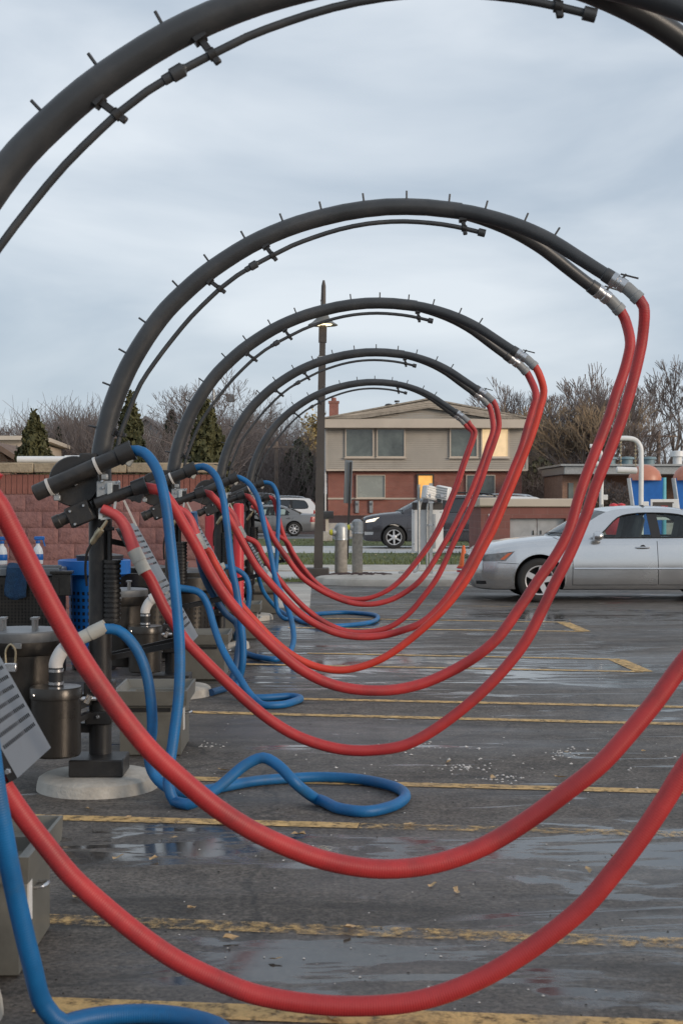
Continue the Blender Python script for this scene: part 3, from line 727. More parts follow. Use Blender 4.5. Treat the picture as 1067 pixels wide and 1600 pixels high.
t2a = [(838, 585), (840, 597), (837, 617), (831, 642), (823, 669), (815, 698), (803, 728), (790, 760), (775, 794), (757, 832), (738, 870), (716, 908), (689, 945), (660, 972), (631, 984), (597, 993), (563, 995), (533, 991), (503, 980), (469, 959), (438, 928), (418, 906), (402, 887), (387, 862), (370, 830), (354, 803), (342, 786), (333, 777)]
t3b = [(783, 634), (783, 644), (779, 665), (772, 691), (762, 719), (753, 747), (742, 776), (731, 802), (717, 830), (704, 858), (683, 902), (662, 931), (639, 958), (612, 978), (580, 987), (545, 987), (510, 974), (480, 953), (452, 925), (430, 897), (412, 870), (400, 848)]
t3a = [(774, 636), (775, 648), (770, 671), (762, 696), (755, 718), (744, 747), (732, 776), (719, 802), (706, 828), (690, 856), (672, 886), (655, 908), (632, 926), (608, 938), (580, 944), (550, 942), (516, 930), (489, 915), (469, 899), (450, 874), (428, 842), (411, 808), (400, 790), (394, 782)]
t4b = [(742, 664), (742, 674), (739, 688), (734, 702), (725, 727), (716, 755), (704, 785), (693, 813), (680, 838), (664, 862), (649, 881), (629, 904), (608, 921), (581, 933), (552, 936), (522, 928), (496, 912), (476, 890), (458, 864), (448, 846)]
t4a = [(738, 666), (738, 676), (735, 690), (730, 704), (721, 729), (712, 757), (700, 787), (689, 815), (676, 840), (660, 864), (645, 883), (625, 906), (605, 922), (579, 934), (552, 938), (520, 931), (492, 914), (470, 890), (454, 862), (441, 830), (433, 800)]
red_hose(0, 1, tA1, rl(0, 'higher'), 'cup')
red_hose(0, -1, tA2, rl(0, 'lower'), 'noz')
red_hose(1, 1, t1a, rl(1, 'higher'), 'cup')
red_hose(1, -1, t1b, rl(1, 'lower'), 'noz')
red_hose(2, 1, t2a, rl(2, 'higher'), 'cup')
red_hose(2, -1, t2b, 'red vacuum hose with painted-in orange glow, sagging from the third arch counted from the street lamp', 'noz', m='redglow')
red_hose(3, 1, t3a, rl(3, 'higher'), 'cup')
red_hose(3, -1, t3b, rl(3, 'lower'), 'noz')
red_hose(4, 1, t4a, rl(4, 'rear'), 'cup')
red_hose(4, -1, t4b, rl(4, 'front'), 'noz')

def blue_hose(i, trace, label, m='blue', ends=True):
    P = []
    for q in trace:
        if q[2] == 'g': P.append(gp(q[0], q[1], 0.029 if len(q) < 4 else q[3]))
        else: P.append(pp(q[0], q[1], q[2]))
    if ends:
        a = world_of(i, Lp(196, 709, -.14)); z = world_of(i, Vector((-.18 + .12, -.30, .80))); dz = Vector((.9, 0, .45)).normalized()
        P = [a, world_of(i, Lp(206, 704, -.14))] + P + [z + dz * .12]
    for p in P: p.z = max(p.z, .029)
    S_ = smooth_path(P, step=.03)
    for p in S_: p.z = max(p.z, .029)
    root = hose_root('vacuum_hose', label, P, 'blue vacuum hoses looped on the asphalt'); O = Vector(root.location)
    b = MB(); b.tube(S_, .0275, 16, uv=True); rel(b, O); b.build('hose_tube', M[m], root)
    if ends:
        b = MB(); b.tube([z - dz * .02, z + dz * .06, z + dz * .062, z + dz * .15], [.034, .034, .037, .036], 18); rel(b, O); b.build('cuff', M['tancuff'], root)
    return root
def bl(i, x=''): return f'blue hose {x}, {LW[i]} vacuum stand from the street lamp'
g = 'g'
blue_hose(0, [(-30, 1000, 3.8), (-20, 1120, 3.78), (-8, 1220, 3.78), (4, 1290, 3.8), (17, 1360, 3.84), (32, 1430, 3.88), (50, 1505, 3.92), (70, 1572, 3.98), (100, 1600, g), (150, 1589, g), (220, 1584, g), (290, 1590, g), (345, 1608, g), (350, 1640, g), (250, 1690, g), (50, 1720, g), (-120, 1640, 3.72), (-170, 1450, 3.8), (-165, 1300, 3.85), (-140, 1180, 3.9), (-130, 1130, 3.92)], bl(0, 'lying along the thick yellow line'))
blue_hose(1, [(225, 707, 7.42), (245, 733, 7.36), (258, 780, 7.3), (267, 850, 7.25), (275, 930, 7.2), (281, 1010, 7.18), (280, 1080, 7.16), (272, 1150, 7.14), (265, 1200, 7.1), (264, 1230, 7.02), (273, 1252, g), (295, 1257, g), (338, 1233, 6.95), (384, 1195, 7.0), (411, 1184, 7.0), (436, 1197, 6.95), (462, 1224, 6.9), (495, 1249, g), (530, 1263, g), (570, 1268, g), (611, 1260, g), (633, 1245, g), (624, 1233, g), (597, 1224, g), (557, 1217, g), (503, 1214, g), (452, 1216, g), (401, 1220, g), (351, 1229, g), (310, 1237, g), (280, 1238, g, .04), (255, 1226, 7.22), (238, 1205, 7.25), (233, 1176, 7.27), (238, 1143, 7.27), (236, 1092, 7.27), (226, 1041, 7.28), (209, 1007, 7.29), (185, 985, 7.3)], bl(1, 'with a raised kink in its loop'))
blue_hose(2, [(318, 729, 11.08), (336, 742, 11.0), (348, 775, 10.95), (356, 830, 10.9), (362, 885, 10.88), (370, 925, 10.87), (377, 977, 10.86), (380, 1007, 10.86), (379, 1037, 10.86), (374, 1060, 10.88), (368, 1078, 10.85), (384, 1090, g), (415, 1090, g), (455, 1088, g), (469, 1091, g), (460, 1096, g), (440, 1101, g), (415, 1102, g), (400, 1094, 10.5), (388, 1081, 10.55), (375, 1060, 10.6), (360, 1037, 10.7), (345, 1008, 10.8), (334, 977, 10.87), (325, 946, 10.92), (312, 926, 10.93)], bl(2, 'bunched on the ground'))
blue_hose(3, [(385, 752, 14.7), (398, 768, 14.6), (405, 785, 14.55), (413, 821, 14.5), (422, 860, 14.45), (431, 905, 14.4), (446, 941, 14.3), (455, 968, 14.2), (459, 995, 14.05), (456, 1012, 13.9), (447, 1025, g), (428, 1030, g), (401, 1026, g), (380, 1018, g), (367, 1006, g), (372, 985, 14.6), (385, 957, 14.55), (389, 937, 14.55), (389, 917, 14.55), (384, 901, 14.56), (370, 890, 14.57), (356, 886, 14.58)], bl(3, 'hanging in a long curve'))
blue_hose(4, [(424, 756, 18.36), (431, 766, 18.34), (435, 783, 18.3), (435, 812, 18.25), (434, 838, 18.2), (433, 864, 18.2), (431, 900, 18.2), (431, 935, 18.25), (435, 957, 18.25), (446, 967, g), (460, 966, g), (479, 961, g), (536, 957, g), (580, 960, g), (590, 966, g), (570, 974, g), (520, 978, g), (476, 972, g), (452, 963, g), (432, 950, 18.8), (412, 925, 18.6), (402, 895, 18.4), (396, 878, 18.26)], bl(4, 'in a flat oval loop'))
blue_hose(2, [(303, 800, 11.5), (307, 840, 11.55), (314, 884, 11.6), (323, 910, 11.6), (340, 940, 11.6), (355, 961, 11.6), (368, 972, 11.6), (374, 990, 11.5), (372, 1020, 11.35), (366, 1052, 11.3), (352, 1076, g), (330, 1082, g)], 'dusty blue hose with shade painted into its colour, drooping behind the third vacuum stand from the street lamp', m='blueshade', ends=False)

# ------------------------------------------------------------------ trash bins behind the stands
def make_bin():
    root = thing('trash_bin', 'x', 'trash bin', (-.99, D0 + 1.08, 0), 0, 'taupe trash bins behind the vacuum stands')
    w, d, h = .36, .52, .35
    b = MB()
    def ring(sx, sy, z): return [(-sx, -sy, z), (sx, -sy, z), (sx, sy, z), (-sx, sy, z)]
    R_ = [ring(w / 2 - .015, d / 2 - .015, .0), ring(w / 2, d / 2, .01), ring(w / 2, d / 2, h - .055), ring(w / 2, d / 2, h - .05)]
    o = 0
    for r in R_: b.v += [Vector(p) for p in r]
    for i in range(len(R_) - 1):
        for k in range(4): b.f.append((i * 4 + k, i * 4 + (k + 1) % 4, i * 4 + 4 + (k + 1) % 4, i * 4 + 4 + k))
    b.f.append((3, 2, 1, 0)); b.build('body', M['bin'], root, smooth=False)
    b = MB(); R_ = [ring(w / 2 + .003, d / 2 + .003, h - .05), ring(w / 2 + .035, d / 2 + .035, h - .045), ring(w / 2 + .04, d / 2 + .04, h + .04), ring(w / 2 + .028, d / 2 + .028, h + .04), ring(w / 2 + .0, d / 2 + .0, h - .01), ring(w / 2 - .04, d / 2 - .05, h - .015), ring(w / 2 - .05, d / 2 - .06, h - .06)]
    for r in R_: b.v += [Vector(p) for p in r]
    for i in range(len(R_) - 1):
        for k in range(4): b.f.append((i * 4 + k, i * 4 + (k + 1) % 4, i * 4 + 4 + (k + 1) % 4, i * 4 + 4 + k))
    b.f.append(tuple(4 * (len(R_) - 1) + k for k in range(4))); b.build('tray_top', M['bin'], root, smooth=False)
    b = MB(); b.box((-.02, -d / 2 - .004, h - .075), (w * .78, .008, .022)); b.build('slot', M['rubber'], root, smooth=False)
    b = MB(); b.box((w / 2 + .003, -.1, .2), (.006, .05, .13)); b.build('white_sticker', M['white'], root, smooth=False)
    b = MB(); b.tube(smooth_path([(w / 2, -.02, .22), (w / 2 + .03, -.02, .225), (w / 2 + .035, .04, .225), (w / 2, .05, .22)], n=5), .007, 8); b.build('handle', M['steel'], root)
    return root
bin0 = make_bin()
bin0['label'] = 'taupe metal trash bin at the fourth vacuum stand from the street lamp'
for i in (0, 2, 3, 4):
    c = copy_tree(bin0); c.location = (-.99 + XOFF[i], YS[i] + 1.08, 0) if i else (-1.12, 4.74, 0)
    c['label'] = f'taupe metal trash bin at the {LW[i]} vacuum stand from the street lamp'

# ------------------------------------------------------------------ supply bench and litter bins in front of the wall
def perforated(mb, org, ux, uz, w, h, nx, nz_, hole=.55, marg=.06):
    org, ux, uz = Vector(org), Vector(ux), Vector(uz)
    def cuts(L, n):
        c = [0.0]; p = (L - 2 * marg) / n
        for i in range(n): c += [marg + p * i + p * (1 - hole) / 2, marg + p * i + p * (1 + hole) / 2]
        return c + [L]
    us, vs = cuts(w, nx), cuts(h, nz_); o = len(mb.v); n = len(us)
    for v in vs:
        for u in us: mb.v.append(org + ux * u + uz * v)
    for i in range(len(vs) - 1):
        for j in range(n - 1):
            if i % 2 and j % 2: continue
            mb.f.append((o + i * n + j, o + i * n + j + 1, o + (i + 1) * n + j + 1, o + (i + 1) * n + j))
bx0, bx1, BY = -3.35, -2.24, 12.3
root = thing('supply_bench', 'black perforated supply bench with towel over its rim, in front of block wall', 'bench', ((bx0 + bx1) / 2, BY + .25, 0))
hw = (bx1 - bx0) / 2
b = MB(); perforated(b, (-hw, -.25, .06), (1, 0, 0), (0, 0, 1), 2 * hw, .80, 34, 24, .5); b.build('perforated_panel', M['drum'], root, smooth=False)
b = MB(); b.box((0, .02, .45), (2 * hw - .04, .46, .86)); b.build('cabinet', M['rubber'], root, smooth=False)
b = MB(); b.box((0, 0, .905), (2 * hw + .03, .54, .07), bev=.008); b.box((0, -.22, .95), (2 * hw + .05, .05, .03), bev=.006); b.build('rim', M['drumlid'], root)
b = MB(); b.box((hw + .04, -.27, .80), (.16, .10, .19), bev=.006); b.box((hw + .04, -.28, .905), (.19, .12, .025), bev=.004); b.box((hw + .0, -.325, .79), (.045, .012, .13)); b.build('side_box', M['drum'], root)
for sx in (-1, 1):
    b = MB(); b.box((sx * (hw - .05), 0, .03), (.06, .5, .06)); b.build('foot', M['black'], root)
# towel
tx0, tx1 = pp(12, 900, BY).x, pp(45, 900, BY).x
rng = random.Random(11); rows = []
for i in range(13):
    v = i / 12; row = []
    for j in range(11):
        u = j / 10
        if i < 4: y = BY + .07 - .095 * v * 3.2; z = .968 + .006 * math.sin(u * 9)
        else: y = BY - .055 - .012 * math.sin(u * 8 + v * 2) ; z = .972 - (v - .25) * (.40 + .06 * math.sin(u * 3.1 + .6) - .09 * (1 - u))
        row.append((tx0 + (tx1 - tx0) * u + .012 * math.sin(v * 5), y, z))
    rows.append(row)
b = MB(); b.grid(rows); o = b.build('towel', M['towel']); md = o.modifiers.new('t', 'SOLIDIFY'); md.thickness = .012; tag(o, 'dark blue terry towel draped over the black bench rim', 'towel')
def spray_bottle(x, y, label, z=.968):
    root = thing('spray_bottle', label, 'bottle', (x, y, z), .3, 'spray bottles on the bench')
    b = MB(); b.lathe([(0, 0), (.042, 0), (.045, .01), (.045, .10), (.035, .14), (.016, .165), (.016, .185)], (0, 0, 0), (0, 0, 1), 18); b.build('bottle_body', M['whitepl'], root)
    b = MB(); b.lathe([(.045, .0), (.0462, .002), (.0462, .05), (.045, .052)], (0, 0, .035), (0, 0, 1), 18); b.build('bottle_label', M['bluepl'], root)
    b = MB(); b.lathe([(.02, .18), (.02, .205), (0, .206)], (0, 0, 0), (0, 0, 1), 12); b.box((.012, 0, .225), (.09, .024, .032), bev=.006); b.bar((.045, 0, .21), (.06, 0, .155), .014, .012); b.build('trigger_head', M['bluepl'], root)
spray_bottle(pp(4, 890, BY + .1).x, BY + .1, 'white spray bottle with blue band standing on the black bench, beside the towel')
spray_bottle(pp(60, 890, BY + .2).x, BY + .2, 'spray bottle with blue trigger standing on the bench near the blue litter bin')
def litter_bin(x, y, m, name, label, r=.235, rt=.325, h=.86):
    root = thing('litter_bin', label, 'litter bin', (x, y, 0))
    n, k = 56, 26; b = MB()
    for i in range(k + 1):
        z = .05 + (h - .08) * i / k; rr = r * (.88 + .12 * i / k)
        for j in range(n): b.v.append(Vector((rr * math.cos(2 * math.pi * j / n), rr * math.sin(2 * math.pi * j / n), z)))
    for i in range(k):
        for j in range(n):
            if i % 2 and j % 2 and 3 < i < k - 4: continue
            b.f.append((i * n + j, i * n + (j + 1) % n, (i + 1) * n + (j + 1) % n, (i + 1) * n + j))
    b.build('perforated_body', m, root)
    b = MB(); b.lathe([(0, .01), (r * .84, .01), (r * .86, .05), (r * .97, h - .05)], (0, 0, 0), (0, 0, 1), 28); b.build('liner', M['rubber'], root)
    b = MB(); b.lathe([(r, h - .03), (rt - .02, h), (rt, h + .005), (rt, h + .125), (rt - .01, h + .13), (rt - .03, h + .11), (r * .8, h + .08)], (0, 0, 0), (0, 0, 1), 36); b.build('top_ring', m, root)
    b = MB(); b.lathe([(rt * .62, h + .10), (rt * .66, h + .17), (rt * .3, h + .19), (0, h + .19)], (.05, 0, 0), (0, 0, 1), 28); b.build('lid', M['black'], root)
    return root
litter_bin(pp(148, 900, 12.9).x, 12.9, M['bluepl'], 'litter_bin', 'blue perforated litter bin with flared rim in front of the block wall')
litter_bin(pp(228, 900, 13.6).x, 13.6, M['drum'], 'litter_bin', 'black perforated litter bin right of the blue litter bin', .30, .36, .72)
litter_bin(pp(292, 900, 13.9).x, 13.9, M['drum'], 'litter_bin', 'black perforated litter bin at the end of the block wall', .26, .32, .66)
for (px, Y, top, lab, r) in ((373, 16.6, 1.50, 'tall red steel post behind the second vacuum stand from the street lamp', .062), (328, 16.9, 1.36, 'red steel post beside the end of the block wall', .055)):
    x = pp(px, 850, Y).x; b = MB(); b.lathe([(0, 0), (r * 1.5, 0), (r * 1.5, .02), (r, .03), (r, top - .02), (r * .8, top), (0, top + .005)], (0, 0, 0), (0, 0, 1), 20)
    o = b.build('red_post', M['redpaint']); o.location = (x, Y, 0); tag(o, lab, 'post')

# ------------------------------------------------------------------ leaves and grit on the asphalt
rng = random.Random(21)
lv = []
for k in range(5):
    b = MB(); n = 9; pts = []
    for j in range(n):
        a = 2 * math.pi * j / n; r = .032 * (1.0 + .45 * math.cos(2 * a)) * rng.uniform(.65, 1.15)
        pts.append((r * math.cos(a), r * math.sin(a) * .8, .004 + .016 * rng.random()))
    b.v = [Vector((0, 0, .006))] + [Vector(p) for p in pts]
    b.f = [(0, 1 + j, 1 + (j + 1) % n) for j in range(n)]
    lv.append(b.mesh('fallen_leaf', M['leaf'], smooth=False))
spots = [(360, 1468), (118, 1405), (140, 1266), (200, 1278), (270, 1310), (468, 1305), (185, 1341), (240, 1343), (545, 1452), (770, 1216), (876, 1216), (700, 1192), (920, 1361), (675, 1384), (712, 1394), (60, 1452), (640, 1290), (885, 1176), (350, 1205), (1005, 1174), (960, 1340), (300, 1420), (430, 1500), (520, 1590), (890, 970), (640, 925), (690, 920)]
for (px, py) in spots:
    p = gp(px, py, .006); o = link('fallen_leaf', lv[rng.randrange(5)], None, p, (rng.uniform(-.2, .2), rng.uniform(-.2, .2), rng.uniform(0, 6.3)))
    s = rng.uniform(.45, .95); o.scale = (s, s, s); tag(o, 'dry curled brown leaf lying on the wet asphalt', 'leaf', 'fallen leaves on the asphalt')
b = MB()
def crumb(p, s):
    q = [(s, 0, 0), (0, s, 0), (-s, 0, 0), (0, -s * .8, 0), (0, 0, s * .55)]
    a = rng.uniform(0, 6.3); o = len(b.v)
    for v in q: b.v.append(Vector((p.x + (v[0] * math.cos(a) - v[1] * math.sin(a)) * rng.uniform(.6, 1.3), p.y + v[0] * math.sin(a) + v[1] * math.cos(a), .002 + v[2])))
    b.f.extend([(o, o + 1, o + 4), (o + 1, o + 2, o + 4), (o + 2, o + 3, o + 4), (o + 3, o, o + 4)])
for _ in range(190):
    px, py = rng.gauss(640, 190), rng.gauss(1192, 22)
    if py > 1120: crumb(gp(px, py), rng.choice([.002, .003, .004, .006, .013]) * rng.uniform(.6, 1.6))
for _ in range(90):
    px, py = rng.uniform(250, 1000), rng.uniform(1100, 1590); crumb(gp(px, py), rng.uniform(.003, .007))
for (px, py, k) in ((880, 1178, 26), (720, 1200, 34), (790, 1216, 20), (330, 1165, 14), (660, 1165, 22)):
    for _ in range(k): crumb(gp(rng.gauss(px, 16), rng.gauss(py, 4)), rng.uniform(.005, .013))
tag(b.build('salt_crumbs', mat('pale_salt', (.52, .50, .48), .9, var=.2, scale=40), smooth=False), 'scattered white salt crumbs on the dark asphalt', 'debris', kind='stuff')
b = MB()
for _ in range(260):
    px, py = rng.uniform(0, 1060), rng.uniform(960, 1590); crumb(gp(px, py), rng.uniform(.002, .006))
tag(b.build('dark_grit', mat('dark_grit', (.03, .026, .022), .9, var=.3, scale=40), smooth=False), 'scattered dark grit and twig bits on the asphalt', 'debris', kind='stuff')
# ------------------------------------------------------------------ brick house across the street
M['siding'] = mat('taupe_siding', (.42, .385, .335), .7, var=.1, scale=.8, dirt=(.25, .225, .19), damt=.4, dscale=.5)
M['fascia'] = mat('cream_fascia', (.54, .47, .39), .65, var=.08, scale=1)
M['shingle'] = mat('tan_shingle', (.33, .29, .24), .9, var=.3, scale=4, bump=.5, bscale=12)
M['brick'] = brick_mat('red_brick', (.33, .118, .085), (.26, .088, .066), (.36, .29, .25), 1)
M['brick2'] = brick_mat('red_block', (.25, .105, .090), (.22, .090, .077), (.26, .15, .135), 1, .4, .2)
M['brick3'] = brick_mat('tan_brick', (.32, .19, .13), (.24, .13, .09), (.34, .28, .23), 1)
M['winglass'] = mat('window_glass', (.05, .065, .065), .04, var=.7, scale=.7, spec=.8, ramp2=(.10, .12, .11))
M['winlit'] = mat('lit_curtain', (.5, .4, .28), .5, var=.4, scale=1.2, emit=(1.0, .70, .36), estr=.42)
M['winwarm'] = mat('warm_lit_curtain', (.5, .3, .1), .5, var=.5, scale=4, emit=(1.0, .48, .10), estr=.55)
M['blind'] = mat('window_blind', (.30, .32, .29), .25, var=.12, scale=1.5, spec=.7)
def house():
    Y = 80.0
    def q(px, py): p = pp(px, py, Y); return p.x, p.z
    cx = 6.1
    root = thing('brick_house', 'two-storey house, taupe siding above red brick, low gable roof, across the street', 'house', (cx, Y, .80))
    Z0 = .80
    xl, xr = q(510, 700)[0] - cx, q(823, 700)[0] - cx
    bl_, br_ = xl + .1, q(816, 770)[0] - cx
    zb, zt, zf = q(0, 735)[1] - Z0, q(0, 669)[1] - Z0, q(0, 655)[1] - Z0
    b = MB(); b.box(((bl_ + br_) / 2, 4.9, zb / 2 - .2), (br_ - bl_, 9, zb + .4)); b.build('brick_wall', M['brick'], root, smooth=False)
    b = MB(); b.box(((bl_ + br_) / 2, .385, q(0, 779)[1] - Z0), (br_ - bl_ + .04, .06, .09)); b.build('belt_course', M['fascia'], root, smooth=False)
    b = MB(); n = 20; h = (zt - zb) / n
    b.box(((xl + xr) / 2, 4.8, (zb + zt) / 2), (xr - xl - .04, 9.4, zt - zb))
    for i in range(n):
        z = zb + h * i
        b.prism([(xl, .07, z), (xl, .02, z), (xl, .065, z + h), (xl, .09, z + h)], (xr - xl, 0, 0))
    b.build('siding', M['siding'], root, smooth=False)
    b = MB(); b.box(((xl + xr) / 2, 4.7, zb + .03), (xr - xl + .03, 9.44, .1)); b.build('skirt_board', M['fascia'], root, smooth=False)
    for sx in (xl, xr):
        b = MB(); b.box((sx, .06, (zb + zt) / 2), (.12, .12, zt - zb)); b.build('corner_board', M['siding'], root, smooth=False)
    fl, fr = q(505, 660)[0] - cx, q(827, 660)[0] - cx
    b = MB(); b.box(((fl + fr) / 2, 4.7, (zt + zf) / 2), (fr - fl, 10.6, zf - zt), bev=.02); b.build('fascia', M['fascia'], root, smooth=False)
    rx, rz = q(668, 627)[0] - cx, q(668, 627)[1] - Z0
    b = MB(); t = .42
    for (ex) in (fl, fr):
        b.prism([(ex, -.62, zf + .02), (rx, -.62, rz), (rx, -.62, rz - t), (ex + (rx - ex) * .36, -.62, zf + .02)], (0, .12, 0))
    rk = b.build('rake_board', M['shingle'], root, smooth=False)
    b = MB()
    for ex in (fl, fr):
        for k in range(3):
            f = (k + 1) / 4; b.bar((ex + (rx - ex) * .02, -.635, zf + .02 - f * .0), (rx, -.635, rz - t * f), .02, .03)
    b.build('rake_moulding', M['fascia'], root, smooth=False)
    b = MB(); b.prism([(fl - .05, -.66, zf + .0), (rx, -.66, rz + .06), (fr + .05, -.66, zf + .0), (fr + .05, -.66, zf + .08), (rx, -.66, rz + .15), (fl - .05, -.66, zf + .08)], (0, 10.8, 0)); rf = b.build('roof', M['shingle'], root, smooth=False)
    b = MB(); k = 6
    for i in range(k):
        f0, f1 = i / k, (i + 1) / k; z0 = zf + (rz - t - zf) * f0; z1 = zf + (rz - t - zf) * f1
        l0, l1 = fl + (rx - fl) * (.36 + .64 * f0), fl + (rx - fl) * (.36 + .64 * f1); r0, r1 = fr + (rx - fr) * (.36 + .64 * f0), fr + (rx - fr) * (.36 + .64 * f1)
        b.add([(l0, -.36, z0), (r0, -.36, z0), (r1, -.30, z1), (l1, -.30, z1)], [(0, 1, 2, 3)])
    b.build('gable_siding', M['siding'], root, smooth=False)
    x0, z0 = q(515, 653); x1, z1 = q(530, 625)
    b = MB(); b.box(((x0 + x1) / 2 - cx, 3.2, (z0 + z1) / 2 - Z0), (x1 - x0, .6, z1 - z0 + .2)); ch = b.build('chimney', M['brick'], rf, smooth=False)
    b = MB(); b.box(((x0 + x1) / 2 - cx, 3.2, z1 - Z0 + .1), (x1 - x0 + .1, .7, .12)); b.lathe([(.16, 0), (.14, .22), (0, .22)], ((x0 + x1) / 2 - cx, 3.2, z1 - Z0 + .15), (0, 0, 1), 10); b.build('chimney_cap', M['brick'], rf)
    xv, zv = q(610, 631); b = MB(); b.lathe([(0, .42), (.18, .38), (.28, .24), (.28, .1), (.2, .0), (.16, -.4)], (xv - cx, 2, zv - Z0 - .25), (0, 0, 1), 16); b.build('roof_vent', M['black'], rf)
    xv, zv = q(623, 634); b = MB(); b.cyl((xv - cx, 2, zv - Z0 - .5), (xv - cx, 2, zv - Z0 + .3), .09, 12); b.cyl((xv - cx, 2, zv - Z0 + .34), (xv - cx, 2, zv - Z0 + .44), .15, 12); b.build('flue_pipe', M['black'], rf)
    b = MB(); xv, zv = q(590, 638); b.cyl((xv - cx, 2, zv - Z0 - .5), (xv - cx, 2, zv - Z0 - .02), .06, 10); b.build('vent_pipe', M['black'], rf)
    def win(a, c, y, m, fm=M['fascia'], fw=.07):
        x0, z1 = q(*a); x1, z0 = q(*c); x0 -= cx; x1 -= cx; z0 -= Z0; z1 -= Z0
        b = MB()
        for (c_, d_) in ((((x0 + x1) / 2, y, z0 - fw / 2), (x1 - x0 + 2 * fw, .12, fw)), (((x0 + x1) / 2, y, z1 + fw / 2), (x1 - x0 + 2 * fw, .12, fw)), ((x0 - fw / 2, y, (z0 + z1) / 2), (fw, .12, z1 - z0)), ((x1 + fw / 2, y, (z0 + z1) / 2), (fw, .12, z1 - z0))): b.box(c_, d_)
        w = b.build('window', fm, root, smooth=False)
        b = MB(); b.box(((x0 + x1) / 2, y + .03, (z0 + z1) / 2), (x1 - x0, .02, z1 - z0)); b.build('pane', m, w, smooth=False)
        b = MB(); b.box(((x0 + x1) / 2, y - .03, z0 - fw - .03), (x1 - x0 + .25, .2, .06)); b.build('sill', fm, w, smooth=False)
    win((541, 671), (582, 713), .0, M['winglass']); win((590, 671), (631, 713), .0, M['winglass'])
    win((704, 671), (744, 713), .0, M['winglass']); win((753, 671), (793, 713), .0, M['winlit'])
    win((558, 743), (601, 777), .33, M['blind'], fw=.05); win((730, 743), (773, 777), .33, M['winglass'], fw=.05)
    win((654, 743), (676, 790), .33, M['winwarm'], M['polebrown'], .09)
    for px in (558, 580):
        x, z = q(px, 792); b = MB(); b.box((x - cx, .36, z - Z0), (.22, .14, .70), bev=.02); mt = b.build('electric_meter', M['galv'], root)
        b = MB(); b.lathe([(.08, 0), (.08, .05), (0, .06)], (x - cx, .29, z - Z0 + .16), (0, -1, 0), 12); b.build('meter_dial', M['drumlid'], mt)
    b = MB(); b.cyl((xl - .06, .3, .0), (xl - .06, .3, zt), .05, 8); b.build('downspout', M['white'], root)
house()

# ------------------------------------------------------------------ low tan-brick building and far houses
def low_building():
    Y = 75.0; x0 = pp(878, 740, Y).x; z1 = pp(878, 729, Y).z; zf = pp(878, 742, Y).z
    root = thing('low_brick_building', 'low tan-brick building with flat grey roof and slit windows', 'building', (x0 + 8, Y, 0))
    b = MB(); b.box((-6.9, 3, zf / 2), (2.2, 6, zf)); b.box((1.2, 4.4, zf / 2), (14, 3.2, zf)); b.build('wall', M['brick3'], root, smooth=False)
    b = MB(); b.box((0, 2.6, (z1 + zf) / 2), (16.2, 7.4, z1 - zf), bev=.03); b.box((0, 2.6, z1 + .05), (16.6, 7.8, .1)); rf = b.build('roof', M['galv'], root, smooth=False)
    for dx in (-7.55, -6.75):
        b = MB(); b.box((dx, -.02, zf / 2 + .1), (.26, .06, zf * .66)); b.build('slit_window', M['winglass'], root, smooth=False)
    for px in (958, 985, 1020):
        xx = pp(px, 720, Y).x - x0 - 8; b = MB(); b.lathe([(.3, 0), (.3, .35), (.42, .37), (.38, .48), (0, .52)], (xx, 1, z1 + .05), (0, 0, 1), 14); b.build('roof_vent', mat('teal_vent%d' % px, (.16, .24, .27), .5), rf)
    xx = pp(1065, 720, Y).x - x0 - 8; b = MB(); b.lathe([(.25, 0), (.25, .5), (.4, .52), (.36, .8), (.2, .82), (0, .84)], (xx, 1, z1 + .05), (0, 0, 1), 14); b.build('roof_vent', M['white'], rf)
low_building()
def gable_house(name, label, px0, px1, pyw, pyr, Y, wm, rm, dep=8, ridge_side=False):
    x0, x1 = pp(px0, 0, Y).x, pp(px1, 0, Y).x; zw, zr = pp(0, pyw, Y).z, pp(0, pyr, Y).z
    c = (x0 + x1) / 2; w = (x1 - x0) / 2
    root = thing(name, label, 'house', (c, Y, 0))
    b = MB(); b.box((0, dep / 2, zw / 2), (2 * w, dep, zw)); 
    if not ridge_side: b.prism([(-w, .0, zw), (w, .0, zw), (0, .0, zr)], (0, dep, 0))
    b.build('wall', wm, root, smooth=False)
    b = MB()
    if ridge_side: b.prism([(-w - .3, -.4, zw), (-w - .3, dep / 2, zr), (-w - .3, dep + .4, zw), (-w - .3, dep + .4, zw + .15), (-w - .3, dep / 2, zr + .15), (-w - .3, -.4, zw + .15)], (2 * w + .6, 0, 0))
    else: b.prism([(-w - .4, -.4, zw - .1), (0, -.4, zr), (w + .4, -.4, zw - .1), (w + .4, -.4, zw + .08), (0, -.4, zr + .18), (-w - .4, -.4, zw + .08)], (0, dep + .8, 0))
    rf = b.build('roof', rm, root, smooth=False)
    return root
M['cream'] = mat('cream_wall', (.52, .43, .34), .8, var=.08, scale=.5)
M['palewall'] = mat('pale_siding', (.50, .52, .52), .8, var=.08, scale=.5)
M['greyroof'] = mat('grey_shingle', (.17, .17, .18), .9, var=.25, scale=3)
M['brownroof'] = mat('brown_shingle', (.16, .11, .085), .9, var=.25, scale=3)
gable_house('cream_house', 'cream stucco house with flat tan roof behind the block wall', -70, 34, 688, 683, 52, M['cream'], M['fascia'], ridge_side=True)
gable_house('small_shed', 'small brown-roofed gable at the wall of the cream house', -22, 12, 718, 700, 44, M['brick3'], M['brownroof'], dep=3)
gable_house('white_house', 'pale house with grey gable roof beyond the evergreens', 190, 268, 690, 655, 78, M['palewall'], M['greyroof'])

